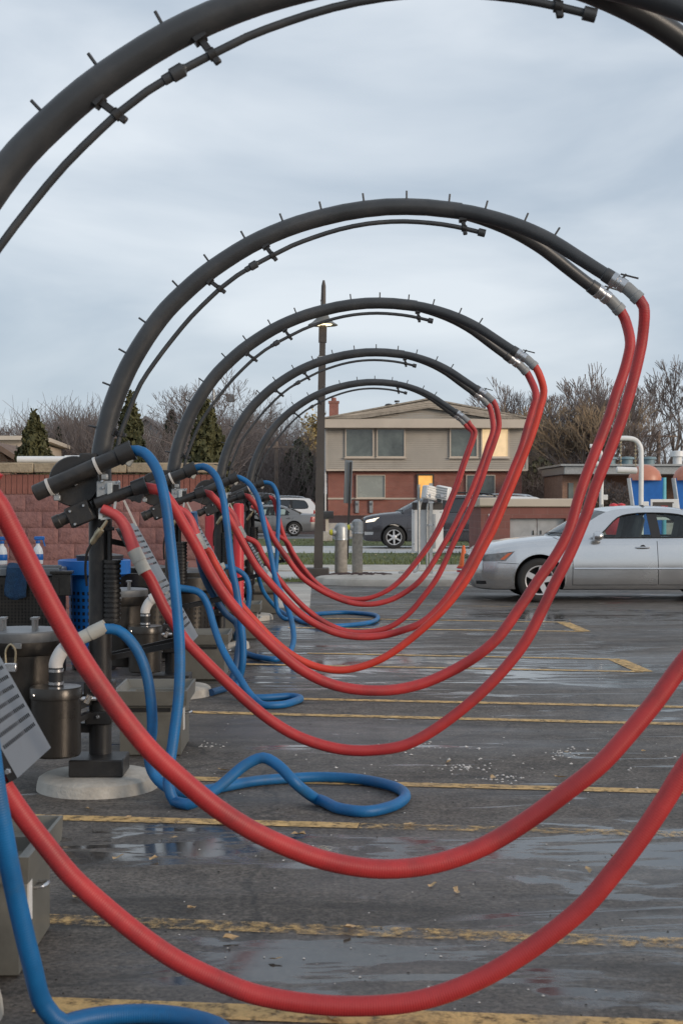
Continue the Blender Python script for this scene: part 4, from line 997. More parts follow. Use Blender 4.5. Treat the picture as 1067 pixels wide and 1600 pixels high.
# ------------------------------------------------------------------ block dumpster enclosure
def enclosure():
    Y = 40.0; x0, x1 = pp(751, 800, Y).x, pp(893, 800, Y).x; zc, zt = pp(0, 792, Y).z, pp(0, 779, Y).z
    c = (x0 + x1) / 2; w = (x1 - x0) / 2
    root = thing('dumpster_enclosure', 'red block dumpster enclosure with tan cap and grey metal gate', 'enclosure', (c, Y, 0))
    gx0, gx1 = pp(797, 0, Y).x - c, pp(884, 0, Y).x - c; gz = pp(0, 810, Y).z
    b = MB(); b.box(((-w + gx0) / 2, .15, zc / 2), (gx0 + w, .3, zc)); b.box(((w + gx1) / 2, .15, zc / 2), (w - gx1, .3, zc)); b.box(((gx0 + gx1) / 2, .15, (gz + zc) / 2), (gx1 - gx0, .298, zc - gz))
    b.box((-w + .14, 1.6, zc / 2 - .002), (.278, 2.6, zc)); b.box((w - .14, 1.6, zc / 2 - .002), (.278, 2.6, zc)); b.box((0, 3.0, zc / 2 - .004), (2 * w, .28, zc)); b.build('wall', M['brick2'], root, smooth=False)
    b = MB(); b.box((0, .13, (zc + zt) / 2), (2 * w + .12, .44, zt - zc), bev=.02); b.box((-w + .13, 1.75, (zc + zt) / 2 - .003), (.42, 2.8, zt - zc), bev=.02); b.box((-w + .2, .1, (zc + zt) / 2 + .02), (.55, .52, zt - zc + .02), bev=.03); b.build('cap', M['fascia'], root, smooth=False)
    gm = mat('brushed_gate_metal', (.46, .46, .47), .4, metal=.3, var=.2, scale=2, dirt=(.25, .24, .23), damt=.5, dscale=1.5)
    mid = (gx0 + gx1) / 2
    for (a, d_) in ((gx0 + .01, mid - .008), (mid + .008, gx1 - .01)):
        b = MB(); b.box(((a + d_) / 2, .2, gz / 2 + .03), (d_ - a, .05, gz - .08), bev=.008); gt = b.build('gate_leaf', gm, root, smooth=False)
        b = MB(); b.box((d_ - .1 if a < mid - .2 and d_ < mid else a + .1, .165, gz * .62), (.03, .03, .14)); b.build('gate_handle', M['black'], gt)
    x = pp(767, 0, Y).x - c; z0 = pp(0, 822, Y).z; z1 = pp(0, 803, Y).z
    b = MB(); b.box((x, -.012, (z0 + z1) / 2), (.14, .02, z1 - z0)); b.build('notice_plate', M['white'], root, smooth=False)
enclosure()

# ------------------------------------------------------------------ street furniture
def lamp_post():
    base = gp(496, 906); Y = base.y
    tilt = .019
    def at(py): p = pp(497 + (900 - py) * tilt, py, Y); return p - base
    root = thing('street_lamp', 'tall bronze street lamp post with lit bell shade and square foot', 'lamp post', base)
    b = MB(); b.box((0, 0, .12), (.46, .46, .24), bev=.02); b.build('foot', M['polebrown'], root)
    t0, t1 = at(890), at(555)
    b = MB(); b.tube([t0, t1], [.125, .10], 4); b.build('pole', M['polebrown'], root, smooth=False)
    b = MB(); b.tube([t1, at(500)], [.085, .085], 4); b.build('upper_pole', M['polebrown'], root, smooth=False)
    b = MB(); b.tube([at(535), at(512)], [.112, .112], 4); b.build('sleeve', M['polebrown'], root, smooth=False)
    b = MB(); p = [at(512), at(470), at(447), at(438)]; b.tube(p, [.055, .05, .045, .02], 10); b.build('finial', M['polebrown'], root)
    c = at(508); 
    sh = mat('bell_shade_metal', (.16, .155, .14), .45, metal=.3, var=.15)
    b = MB(); b.lathe([(.07, .28), (.10, .22), (.14, .12), (.22, .05), (.29, .01), (.295, -.005), (.28, .0), (.2, .035), (.12, .1), (.07, .2)], c, (0, 0, 1), 28); s_ = b.build('bell_shade', sh, root)
    b = MB(); b.lathe([(0, .06), (.09, .05), (.17, .02), (.185, .012), (.17, .004), (0, -.012)], c, (0, 0, 1), 20); b.build('lamp_lens', M['lamp'], s_)
    b = MB(); b.lathe([(.1, -.01), (.108, 0), (.1, .01)], at(558), (0, 0, 1), 14); b.build('band', M['pvc'], root)
    # the bulb's own light
    l = bpy.data.lights.new('street_lamp_light', 'POINT'); l.energy = 12; l.color = (1, .82, .5); l.shadow_soft_size = .1
    lo = bpy.data.objects.new('street_lamp_light', l); COL.objects.link(lo); lo.parent = root; lo.location = c + Vector((0, 0, -.08))
lamp_post()
def sensor_post(pxl, pxr, pyt, pyn, pyb, label, yl):
    base = gp((pxl + pxr) / 2, pyb); Y = base.y; s = F_PX / Y; r = (pxr - pxl) / 2 / s; h = (pyb - pyt) / s; zn = (pyb - pyn) / s
    root = thing('sensor_post', label, 'post', base, 0, 'sensor posts by the kerb')
    cm = mat('weathered_grey_post', (.27, .245, .21), .85, var=.3, scale=9, dirt=(.12, .085, .06), damt=.6, dscale=5)
    b = MB(); b.lathe([(0, 0), (r, 0), (r * .97, .02), (r * .95, zn), (0, zn)], (0, 0, 0), (0, 0, 1), 20); b.build('post', cm, root)
    b = MB(); b.lathe([(r * .96, zn - .0), (r * 1.02, zn), (r * 1.02, zn + .22 * h), (r * .9, h - .06), (r * .6, h - .012), (r * .2, h), (0, h)], (0, 0, 0), (0, 0, 1), 24); hd = b.build('head', M['galv'], root)
    b = MB(); b.lathe([(r * 1.03, 0), (r * 1.05, .008), (r * 1.03, .016)], (0, 0, zn + .01), (0, 0, 1), 24); b.build('band', M['steel'], hd)
    b = MB(); b.lathe([(r * .5, 0), (r * .5, .07), (r * .35, .11), (0, .12)], (-r * .92, -.02, zn + .45 * (h - zn)), (-1, -.15, 0), 16); b.build('yellow_lens', M['yellow'], hd)
    b = MB(); b.lathe([(r * .58, -.02), (r * .58, .05), (r * .5, .055)], (-r * .92, -.02, zn + .45 * (h - zn)), (-1, -.15, 0), 16); b.build('lens_collar', M['galv'], hd)
sensor_post(522.5, 543, 817, 844, 905, 'weathered round post with silver head and yellow lens, beside the lamp post', 0)
sensor_post(549.5, 567, 811, 834, 898.5, 'weathered round post with silver head, farther from the lamp post of the pair', 0)
def edge_sign():
    Y = 38; a = pp(542.5, 884, Y); a.z = 0; t = pp(548, 722, Y) - a
    root = thing('tilted_sign', 'narrow grey sign seen edge-on, on thin black leaning post', 'sign', a)
    b = MB(); b.bar((0, 0, 0), t, .06, .06, up=(0, 1, 0)); b.build('post', M['black'], root)
    d = t.normalized(); L = t.length
    b = MB(); b.box(d * (L * .80) + Vector((-.05, .06, 0)), (.5, .02, 1.15), Matrix.Rotation(.034, 3, 'Y') @ Matrix.Rotation(R(66), 3, 'Z'), bev=.004); b.build('panel', M['plate'], root)
edge_sign()
def mailbox():
    p = gp(511, 846); Y = p.y; root = thing('mailbox', 'black mailbox on a pale stone block beside the lamp post', 'mailbox', p)
    s = F_PX / Y
    b = MB(); b.box((0, 0, .2), (16 / s, .5, .4), bev=.03); b.build('stone_base', M['kerb'], root)
    b = MB(); b.box((0, 0, .62), (.12, .12, .6)); b.build('post', M['fascia'], root)
    prof = [(-.26 * math.cos(math.pi * k / 10) , .0, .16 + .14 * math.sin(math.pi * k / 10)) for k in range(11)]
    b = MB(); z0 = .92; L = 20 / s
    poly = [(-L / 2, -.14, z0), (-L / 2, .14, z0)] + [(-L / 2, .14 * math.cos(math.pi * k / 8), z0 + .16 + .14 * math.sin(math.pi * k / 8)) for k in range(9)]
    b.prism(poly, (L, 0, 0)); b.build('box', M['black'], root)
    b = MB(); b.box((-L / 2 - .01, 0, z0 + .14), (.02, .24, .24), bev=.005); b.build('door', M['black'], root)
mailbox()
def sign_rack():
    base = gp(672, 903); Y = base.y
    root = thing('floodlit_sign_rack', 'white sign board back with two white floodlights on galvanised poles', 'sign', base)
    def q(px, py, dy=0): return pp(px, py, Y + dy) - base
    a, c = q(643, 862, .12), q(692, 796, .12)
    b = MB(); b.box(((a.x + c.x) / 2, .12, (a.z + c.z) / 2), (c.x - a.x, .05, c.z - a.z), bev=.008); bd = b.build('board', M['white'], root)
    b = MB(); b.box(((a.x + c.x) / 2, .12, c.z + .07), (c.x - a.x - .02, .08, .15), bev=.006); b.build('top_rail', M['polebrown'], bd)
    for px, pz in ((646, 800), (646, 850), (689, 800), (689, 855)): bolt(bd, q(px, pz, .09), r=.014)
    p0, p1 = q(673, 904), q(673, 755); b = MB(); b.bar(p0, p1, .07, .07, up=(0, 1, 0)); b.build('square_post', M['galv'], root)
    for py in (785, 820): b = MB(); b.box(q(673, py, -.0), (.11, .09, .03)); b.build('post_strap', M['steel'], root)
    e = q(654, 893); e.z = 0
    b = MB(); b.tube(smooth_path([q(645, 893), q(650, 892), q(654, 886), q(654, 870), q(654, 757)], n=5), .03, 12); b.build('round_post', M['galv'], root)
    b = MB(); b.tube(smooth_path([q(667, 903), q(667, 850), q(667, 800), q(669, 786), q(676, 779), q(684, 777)], n=6), .022, 10); b.build('conduit', M['galv'], root)
    b = MB(); b.tube(smooth_path([q(655, 800), q(657, 787), q(662, 780), q(672, 778)], n=6), .02, 10); b.build('conduit', M['galv'], root)
    b = MB(); b.box(q(678, 830, -.02), (.06, .05, .7), bev=.006); b.build('junction_box', M['galv'], root)
    for (px, py, rz) in ((671, 770, .5), (692, 770, -.45)):
        c_ = q(px, py, -.05); Mx = Matrix.Rotation(rz, 3, 'Z') @ Matrix.Rotation(.18, 3, 'Y')
        b = MB(); b.box(c_, (.28, .2, .27), Mx, bev=.02); fl = b.build('floodlight', M['white'], root)
        b = MB()
        for k in range(5): b.box(c_ + Mx @ Vector((0, -.104, -.1 + .05 * k)), (.24, .012, .022), Mx)
        b.build('fins', M['galv'], fl)
        b = MB(); b.box(c_ + Vector((-.03, -.1, -.06)), (.08, .08, .08), bev=.01); b.tube([c_ + Vector((-.03, -.1, -.06)), c_ + Vector((-.03, 0, -.2))], .018, 8); b.build('knuckle', M['steel'], fl)
    b = MB(); b.box(q(627, 896), (.12, .1, .08), bev=.01); b.build('ground_box', M['galv'], root)
sign_rack()
def cone():
    p = gp(724, 896); s = F_PX / p.y
    root = thing('traffic_cone', 'dull orange traffic cone on a red and white striped base', 'cone', p)
    z = 11 / s
    for k in range(4):
        b = MB(); b.lathe([(.0, 0), (.15, 0), (.155, .01), (.15, z / 4 * .8), (0, z / 4 * .8)], (0, 0, z / 4 * k), (0, 0, 1), 18); b.build('base_disc', M['redpaint'] if k % 2 else M['white'], root)
    h = (896 - 852) / s
    b = MB(); b.lathe([(.13, z - .01), (.13, z + .02), (.10, z + .03), (.03, h - .02), (.022, h), (0, h)], (0, 0, 0), (0, 0, 1), 20); b.build('cone_body', M['orange'], root)
cone()
def clearance_bar(px, pytop, Y, arm_px, drop_py, chains, label):
    x = pp(px, 700, Y).x; z = pp(px, pytop, Y).z; ax = pp(arm_px, 700, Y).x; zd = pp(px, drop_py, Y).z; r = .065
    root = thing('clearance_bar', label, 'clearance bar', (x, Y, 0), 0, 'white clearance bars')
    b = MB(); b.tube(smooth_path([(0, 0, 0), (0, 0, z * .5), (0, 0, z - .55), (-.02, 0, z - .22), (-.14, 0, z - .05), (-.32, 0, z), (ax - x, 0, z)], step=.05), r, 16); b.build('frame', M['white'], root)
    b = MB(); b.tube([(pp(chains[0], 0, Y).x - x - .12, 0, zd), (pp(chains[0], 0, Y).x - x - .10, 0, zd), (pp(chains[1], 0, Y).x - x + .02, 0, zd - .02), (pp(chains[1], 0, Y).x - x + .04, 0, zd - .02)], [.05, .085, .085, .05], 16); b.build('hanging_tube', M['white'], root)
    link_m = MB(); link_m.tube([(.012 * math.cos(t * math.pi / 4), 0, .028 * math.sin(t * math.pi / 4)) for t in range(9)], .0055, 5, cap=False); lm = link_m.mesh('chain_link', M['yellow'])
    for cp in chains:
        xx = pp(cp, 0, Y).x - x; b = MB(); k = 0; zz = z - .06
        while zz > zd + .06:
            a = k % 2
            b.tube([(xx + (.016 * math.cos(t * math.pi / 4) if a else 0), (0 if a else .016 * math.cos(t * math.pi / 4)), zz + .032 * math.sin(t * math.pi / 4)) for t in range(9)], .008, 5, cap=False); zz -= .048; k += 1
        b.build('chain', M['brass'], root)
    b = MB(); b.box((.09, -.02, zd * .62), (.2, .08, .16), bev=.01); b.build('sensor_box', M['white'], root)
    b = MB(); b.box((0, -.07, zd * .5), (.07, .04, .22), bev=.006); b.build('cover_plate', M['galv'], root)
clearance_bar(1001, 685, 37.0, 960, 734, (970, 993), 'white pipe clearance bar with hanging tube on chains, nearer the silver sedan')
clearance_bar(939, 697, 43.7, 921, 724, (924, 934), 'shorter white pipe clearance bar behind the red hoses, beyond the other clearance bar')
def totem(px0, px1, Y, label):
    a, c = pp(px0, 747, Y), pp(px1, 747, Y); w = c.x - a.x; zt = a.z
    root = thing('blue_totem', label, 'totem', ((a.x + c.x) / 2, Y, 0), 0, 'blue totems')
    b = MB(); b.prism([(-w / 2, 0, zt), (w / 2, 0, zt), (w / 2 - .06, 0, 0.02), (-w / 2 + .34, 0, .02)], (0, .45, 0)); b.build('panel', M['bluepl'], root, smooth=False)
    b = MB(); b.bar((-w / 2 - .01, .2, zt), (-w / 2 + .33, .2, .02), .5, .03, up=(1, 0, 0)); b.build('edge_trim', M['white'], root, smooth=False)
    b = MB(); b.lathe([(.58, -.02), (.575, .1), (.5, .3), (.34, .46), (.15, .53), (0, .545)], (0, .25, zt - .06), (0, 0, 1), 28); b.build('dome', mat('copper_dome', (.50, .20, .13), .4, var=.12), root)
    b = MB(); b.cyl((w / 2 + .06, .1, 0), (w / 2 + .06, .1, zt + .02), .085, 14); b.build('cyan_tube', mat('cyan_plastic', (.12, .42, .50), .35, var=.1), root)
totem(984, 1035, 50, 'blue tapered totem panel with copper dome, cyan tube at its side')
totem(1054, 1105, 50, 'blue tapered totem panel with copper dome, farther from the clearance bars')
def pay_sign():
    Y = 42; a, c = pp(1016, 782, Y), pp(1060, 800, Y); w = c.x - a.x
    root = thing('framed_board', 'small white-framed notice board behind the silver sedan roof', 'sign', ((a.x + c.x) / 2, Y, 0))
    zc = (a.z + c.z) / 2 - .1; h = .62
    b = MB(); b.box((0, .03, zc), (w, .06, h), bev=.01); b.build('frame', M['white'], root)
    b = MB(); b.box((-.05, -.004, zc), (w * .74, .01, h * .72)); p = b.build('poster', M['polebrown'], root, smooth=False)
    b = MB(); b.box((-.02, -.012, zc + .02), (w * .24, .008, h * .3)); b.build('red_picture', M['redpaint'], p, smooth=False)
    b = MB(); b.box((w * .34, -.012, zc), (w * .15, .008, h * .6)); b.build('white_picture', M['whitepl'], p, smooth=False)
    for sx in (-.3, .3): b = MB(); b.box((sx, .03, (zc - h / 2) / 2), (.07, .05, zc - h / 2)); b.build('leg', M['galv'], root)
    for k in range(2): b = MB(); b.box((-w / 2 - .1, .03, zc + .1 - .16 * k), (.12, .04, .06)); b.build('side_plate', M['white'], root)
pay_sign()
def red_sign():
    Y = 33.5; c = pp(964, 825, Y); s = F_PX / Y
    root = thing('red_padded_post', 'red padded post with two rounded lobes on top, behind the silver sedan', 'post', (c.x, Y, 0))
    b = MB(); b.lathe([(0, -.3), (.16, -.27), (.27, -.14), (.31, 0), (.27, .16), (.14, .28), (0, .31)], (0, 0, c.z), (0, 0, 1), 24); b.build('round_pad', M['redpaint'], root)
    for sx in (-1, 1):
        b = MB(); b.lathe([(0, -.11), (.09, -.08), (.12, 0), (.09, .08), (0, .11)], (sx * .09, 0, pp(964, 793, Y).z), (0, 0, 1), 18); b.build('lobe', M['redpaint'], root)
    b = MB(); b.cyl((0, 0, 0), (0, 0, pp(964, 795, Y).z), .05, 12); b.build('stem', M['redpaint'], root)
red_sign()
def utility_pole(px, pyt, Y, label, tee=True, r=.13):
    p = pp(px, pyt, Y); root = thing('utility_pole', label, 'utility pole', (p.x, Y, 0))
    wd = mat('weathered_wood%d' % px, (.25, .19, .15), .9, var=.25, scale=3)
    b = MB(); b.cyl((0, 0, 0), (0, 0, p.z), r * 1.2, 10, r); b.build('pole', wd, root)
    if tee:
        b = MB(); b.box((0, -.12, p.z - .35), (2.4 * Y / 95, .1, .12)); ca = b.build('cross_arm', wd, root)
        for sx in (-1, -.6, .6, 1):
            b = MB(); b.lathe([(.03, 0), (.06, .03), (.06, .1), (.03, .14), (0, .15)], (sx * 1.1 * Y / 95, -.12, p.z - .29), (0, 0, 1), 8); b.build('insulator', M['drumlid'], ca)
utility_pole(1028, 674, 98, 'weathered utility pole with wide cross arm in front of the bare woods')
utility_pole(432, 690, 92, 'slim wooden utility pole beside the dark spruce', True, .12)
def arm_light():
    Y = 95; p = pp(334, 618, Y); root = thing('arm_street_light', 'grey street light with box lamp on side arm beyond the bare tree', 'lamp post', (p.x, Y, 0))
    b = MB(); b.cyl((0, 0, 0), (0, 0, p.z + .4), .16, 10, .1); b.build('pole', M['galv'], root)
    e = pp(358, 622, Y); b = MB(); b.tube(smooth_path([(0, 0, p.z - .2), (.3, 0, p.z + .05), (e.x - p.x, 0, e.z + .25)], n=5), .05, 8); b.build('arm', M['galv'], root)
    b = MB(); b.box((e.x - p.x + .1, 0, e.z), (.55, .5, .5), bev=.05); b.build('lamp_head', M['drumlid'], root)
arm_light()
# ------------------------------------------------------------------ vehicles
M['tyre'] = mat('tyre_rubber', (.018, .018, .018), .75, var=.3, scale=9)
M['alloy'] = mat('alloy_wheel', (.62, .62, .63), .3, metal=.5, var=.1, scale=5)
M['void'] = mat('wheel_well', (.008, .008, .008), .9, var=.2)
M['interior'] = mat('dark_interior', (.10, .10, .102), .8, var=.25, scale=4)
M['trim'] = mat('black_trim', (.012, .012, .013), .45, var=.2)
M['chrome'] = mat('chrome', (.65, .65, .66), .12, metal=1.0, var=.05)
M['carglass'] = glass_mat('car_glass', (.80, .90, .88), .90)
M['tint'] = glass_mat('tinted_glass', (.2, .22, .23), .3)
M['lens'] = mat('headlamp_lens', (.16, .165, .17), .1, var=.5, scale=14, spec=.9, metal=.25)
M['amber'] = mat('amber_lens', (.5, .12, .05), .2, var=.1)
M['tail'] = mat('tail_lens', (.28, .012, .012), .15, var=.15)
M['headlit'] = mat('lit_headlamp', (.9, .85, .8), .2, var=0, emit=(1, .85, .62), estr=1.0)
def paint(name, c, metal=.55, rough=.3): return mat(name, c, rough, metal=metal, var=.04, scale=2, coat=.7)
SED = dict(L=4.92, H=1.45, wf=1.0, wr=3.80, R=.335,
    x=[0, .05, .14, .32, .65, 1.0, 1.3, 1.36, 1.5, 2.4, 3.4, 4.05, 4.12, 4.2, 4.6, 4.84, 4.92],
    w=[.58, .68, .775, .855, .900, .918, .920, .920, .920, .920, .918, .910, .908, .905, .870, .78, .68],
    zb=[.26, .21, .19, .18, .18, .18, .18, .18, .18, .18, .18, .18, .18, .185, .22, .26, .34],
    zs=[.66, .73, .785, .835, .885, .925, .945, .945, .95, .955, .965, .985, .985, .985, .98, .95, .90],
    zt=[.69, .76, .825, .885, .945, .985, 1.01, 1.01, 1.0, 1.0, 1.0, 1.06, 1.065, 1.065, 1.05, 1.0, .93],
    tub=[0, 0, 0, 0, 0, 0, 0, .0, 1, 1, 1, 1, .0, 0, 0, 0, 0],
    outer=[(1.40, .955), (1.72, 1.19), (2.05, 1.375), (2.35, 1.425), (2.75, 1.435), (3.2, 1.405), (3.6, 1.28), (4.1, 1.00), (3.3, .965), (2.4, .955), (1.9, .95)],
    inner=[(1.90, .985), (2.02, 1.10), (2.22, 1.285), (2.45, 1.345), (2.75, 1.358), (3.15, 1.335), (3.42, 1.235), (3.62, 1.01), (3.2, .985), (2.45, .98), (2.0, .978)],
    iw=2, ir=5, ic=7, tum=.36, split=[2.79], sw=.075, belt=.955, bulge=(.24, .12, -.08, -.16))
SUV = dict(L=5.17, H=1.80, wf=1.05, wr=4.05, R=.385,
    x=[0, .05, .14, .32, .65, 1.0, 1.22, 1.30, 1.42, 2.4, 3.4, 4.7, 4.95, 5.02, 5.1, 5.15, 5.17],
    w=[.66, .78, .87, .94, .985, .995, 1.0, 1.0, 1.0, 1.0, 1.0, .985, .96, .95, .92, .87, .82],
    zb=[.34, .28, .25, .24, .24, .24, .24, .24, .24, .24, .24, .26, .30, .32, .34, .38, .45],
    zs=[.92, 1.0, 1.045, 1.085, 1.125, 1.15, 1.16, 1.16, 1.165, 1.18, 1.20, 1.22, 1.22, 1.2, 1.15, 1.05, .95],
    zt=[.96, 1.05, 1.09, 1.14, 1.19, 1.225, 1.245, 1.245, 1.2, 1.2, 1.2, 1.22, 1.22, 1.2, 1.15, 1.05, .95],
    tub=[0, 0, 0, 0, 0, 0, 0, 0, 1, 1, 1, 1, 0, 0, 0, 0, 0],
    outer=[(1.33, 1.185), (1.70, 1.44), (2.10, 1.66), (2.5, 1.745), (3.2, 1.775), (4.2, 1.76), (4.78, 1.69), (5.06, 1.20), (3.9, 1.20), (2.6, 1.185), (1.9, 1.18)],
    inner=[(1.85, 1.215), (2.0, 1.36), (2.25, 1.58), (2.55, 1.665), (3.2, 1.69), (4.15, 1.675), (4.5, 1.60), (4.62, 1.26), (3.8, 1.23), (2.6, 1.215), (2.0, 1.21)],
    iw=2, ir=6, ic=7, tum=.28, split=[2.75, 3.72], sw=.07, belt=1.185, bulge=(.26, .14, -.05, -.06))
def lerp_clip(poly, x, keep_less):
    out = []; n = len(poly)
    for i in range(n):
        a, c = poly[i], poly[(i + 1) % n]; ia = (a[0] <= x) == keep_less; ic = (c[0] <= x) == keep_less
        if ia: out.append(a)
        if ia != ic: t = (x - a[0]) / (c[0] - a[0]); out.append((x, a[1] + (c[1] - a[1]) * t))
    return out
def car(name, label, P, loc, rz, body, cat='car', group=None, sc=(1, 1, 1), lit=False, detail=True, glass='carglass', rails=False, spokes=5, clad=None):
    root = thing(name, label, cat, loc, rz, group); root.scale = sc
    L = P['L']
    def xf(x): return L / 2 - x                      # nose points to +x
    X = np.array(P['x'])
    def at(k, x): return float(np.interp(x, X, P[k]))
    def section(x):
        w, zb, zs, zt, t = at('w', x), at('zb', x), at('zs', x), at('zt', x), at('tub', x); h = zs - zb
        low = [(0, zb), (.80 * w, zb), (.925 * w, zb + .02), (.972 * w, zb + .09), (.985 * w, zb + .19), (.999 * w, zb + .34 * h + .03), (1.0 * w, zb + .52 * h), (.992 * w, zb + .66 * h), (.985 * w, zb + .72 * h), (.968 * w, zb + .88 * h), (.950 * w, zs - .025), (.925 * w, zs)]
        hood = [(.86 * w, zs + .45 * (zt - zs)), (.68 * w, zs + .85 * (zt - zs)), (.38 * w, zt), (0, zt + .006)]
        tubp = [(.88 * w, zs - .002), (.85 * w, zs - .03), (.84 * w, zs - .30), (0, zs - .31)]
        return low + [(a[0] * (1 - t) + c[0] * t, a[1] * (1 - t) + c[1] * t) for a, c in zip(hood, tubp)]
    def side_y(x, z):
        s = section(x)[2:13]; 
        return float(np.interp(z, [p[1] for p in s], [p[0] for p in s]))
    xs = sorted(set(list(np.round(np.linspace(0, L, 64), 3)) + [round(v, 3) for v in P['x']] + [.02, .09, L - .03]))
    b = MB(); rings = []
    for x in xs:
        s = section(x); r = [(xf(x), y, z) for (y, z) in s] + [(xf(x), -y, z) for (y, z) in reversed(s[1:-1])]
        rings.append(r)
    n = len(rings[0])
    for r in rings: b.v += [Vector(p) for p in r]
    for i in range(len(rings) - 1):
        for k in range(n): b.f.append((i * n + k, i * n + (k + 1) % n, (i + 1) * n + (k + 1) % n, (i + 1) * n + k))
    b.f.append(tuple(reversed(range(n)))); b.f.append(tuple((len(rings) - 1) * n + k for k in range(n)))
    ob = b.build('body', body, None, smooth=False, fixn=True)
    R0 = P['R']
    cutters = []
    for wx in (P['wf'], P['wr']):
        c = MB(); c.cyl((xf(wx), -1.3, R0 + .01), (xf(wx), 1.3, R0 + .01), R0 + .055, 40); co = c.build('cutter', None, None, smooth=False, fixn=True); cutters.append(co)
        m_ = ob.modifiers.new('b', 'BOOLEAN'); m_.operation = 'DIFFERENCE'; m_.object = co; m_.solver = 'EXACT'
    dg = bpy.context.evaluated_depsgraph_get(); me = bpy.data.meshes.new_from_object(ob.evaluated_get(dg)); ob.modifiers.clear(); ob.data = me
    for c in cutters: bpy.data.objects.remove(c, do_unlink=True)
    me.polygons.foreach_set('use_smooth', [True] * len(me.polygons)); me.set_sharp_from_angle(angle=R(32)); ob.parent = root
    # dark chassis fills the wheel wells
    wmin = .66 if L < 5 else .7
    b = MB(); b.box((0, 0, R0 + .12), (L - 1.0, 2 * wmin, .44)); b.build('chassis', M['void'], root, smooth=False)
    # cabin
    ws = .915 * at('w', L / 2); zbelt = P['belt']
    def yz(z, off=0): return ws - P['tum'] * max(0, z - zbelt) * (1 + .25 * max(0, z - zbelt)) + off
    def sub(loop, k=3):
        m = len(loop); out = []
        for i in range(m):
            a, c, d, e = [Vector(loop[(i + j - 1) % m]) for j in range(4)]
            for j in range(k):
                t = j / k
                out.append(tuple(.5 * ((2 * c) + (d - a) * t + (2 * a - 5 * c + 4 * d - e) * t * t + (3 * c - a - 3 * d + e) * t ** 3)))
        return out
    O_, I_ = sub(P['outer']), sub(P['inner'])
    b = MB(); m = len(O_)
    for sd in (1, -1):
        o = len(b.v)
        for (x, z) in O_: b.v.append(Vector((xf(x), sd * yz(z), z)))
        for (x, z) in I_: b.v.append(Vector((xf(x), sd * yz(z, .001), z)))
        for (x, z) in I_: b.v.append(Vector((xf(x), sd * yz(z, -.035), z)))
        for i in range(m):
            j = (i + 1) % m
            b.f.append((o + i, o + j, o + m + j, o + m + i)); b.f.append((o + m + i, o + m + j, o + 2 * m + j, o + 2 * m + i))
    b.build('pillars', body, root, fixn=False)
    def row(p, bul, crown, nn=13):
        x, z = p; ym = yz(z); out = []
        for j in range(nn):
            t = -1 + 2 * j / (nn - 1); out.append((xf(x - bul * (1 - t * t)), ym * t, z + crown * (1 - t * t)))
        return out
    k3 = 3; bw, bt, br, bb_ = P['bulge']; iw, ir, ic = P['iw'] * k3, P['ir'] * k3, P['ic'] * k3
    rows = [row(O_[i], bw + (bt - bw) * i / iw, .03 * i / iw) for i in range(0, iw + 1)]
    b = MB(); b.grid(rows); wsn = b.build('windscreen', M['carglass'], root)
    rows = [row(O_[i], bt + (br - bt) * (i - iw) / (ir - iw), .03 + .008 * math.sin(math.pi * (i - iw) / (ir - iw))) for i in range(iw, ir + 1)]
    b = MB(); b.grid(rows); b.build('roof', body, root)
    rows = [row(O_[i], br + (bb_ - br) * (i - ir) / (ic - ir), .03 * (1 - (i - ir) / (ic - ir))) for i in range(ir, ic + 1)]
    b = MB(); b.grid(rows); b.build('rear_window', M[glass], root)
    # side glass, door by door, and black window pillars
    cuts = P['split']; edges = [-9] + cuts + [99]
    for sd in (1, -1):
        for i in range(len(edges) - 1):
            poly = list(I_)
            if edges[i] > -9: poly = lerp_clip(poly, edges[i], False)
            if edges[i + 1] < 99: poly = lerp_clip(poly, edges[i + 1], True)
            b = MB(); b.add([(xf(x), sd * yz(z, -.015), z) for (x, z) in poly], [tuple(range(len(poly)))]); b.build('side_window', M[glass if i else 'carglass'] if glass == 'tint' else M[glass], root, smooth=False)
        for c in cuts:
            b = MB()
            zz = [z for (x, z) in I_ if abs(x - c) < .5]; z1 = max(zz) + .005; z0 = min(zz) - .005; lean = -.05
            q = [(c - P['sw'], z0), (c + P['sw'], z0), (c + P['sw'] + lean, z1), (c - P['sw'] + lean, z1)]
            b.add([(xf(x), sd * yz(z, -.006), z) for (x, z) in q], [(0, 1, 2, 3)])
            b.build('window_pillar', M['trim'], root, smooth=False)
        b = MB(); loop = [Vector((xf(x), sd * yz(z, .004), z)) for (x, z) in I_]; b.tube(loop + [loop[0]], .011, 6, cap=False); b.build('window_trim', M['trim'], root)
    # interior
    zi = P['belt'] - .27; x0, x1 = P['outer'][0][0] + .15, P['outer'][ic // k3][0] - .15
    b = MB(); b.box((xf((x0 + x1) / 2), 0, zi + .02), (x1 - x0, 2 * .83 * at('w', L / 2) * .98, .03)); b.box((xf(x0 + .12), 0, P['belt'] - .1), (.4, 1.45, .22), bev=.05); b.build('cabin_floor', M['interior'], root)
    for sx in (2.55, 3.45):
        for sy in (-.36, .36):
            b = MB(); zb_ = zi + .05
            b.box((xf(sx), sy, zb_ + .30), (.16, .5, .60), Matrix.Rotation(-.22, 3, 'Y'), bev=.06); b.box((xf(sx + .12), sy, zb_ + .66), (.09, .26, .17), bev=.04); b.build('seat', M['interior'], root)
    b = MB(); b.tube([(xf(x0 + .48) + .07 * math.sin(t * math.pi / 8), .37 + .18 * math.cos(t * math.pi / 8), P['belt'] + .04 + .17 * math.sin(t * math.pi / 8)) for t in range(17)], .014, 8, cap=False); b.build('steering_wheel', M['trim'], root)
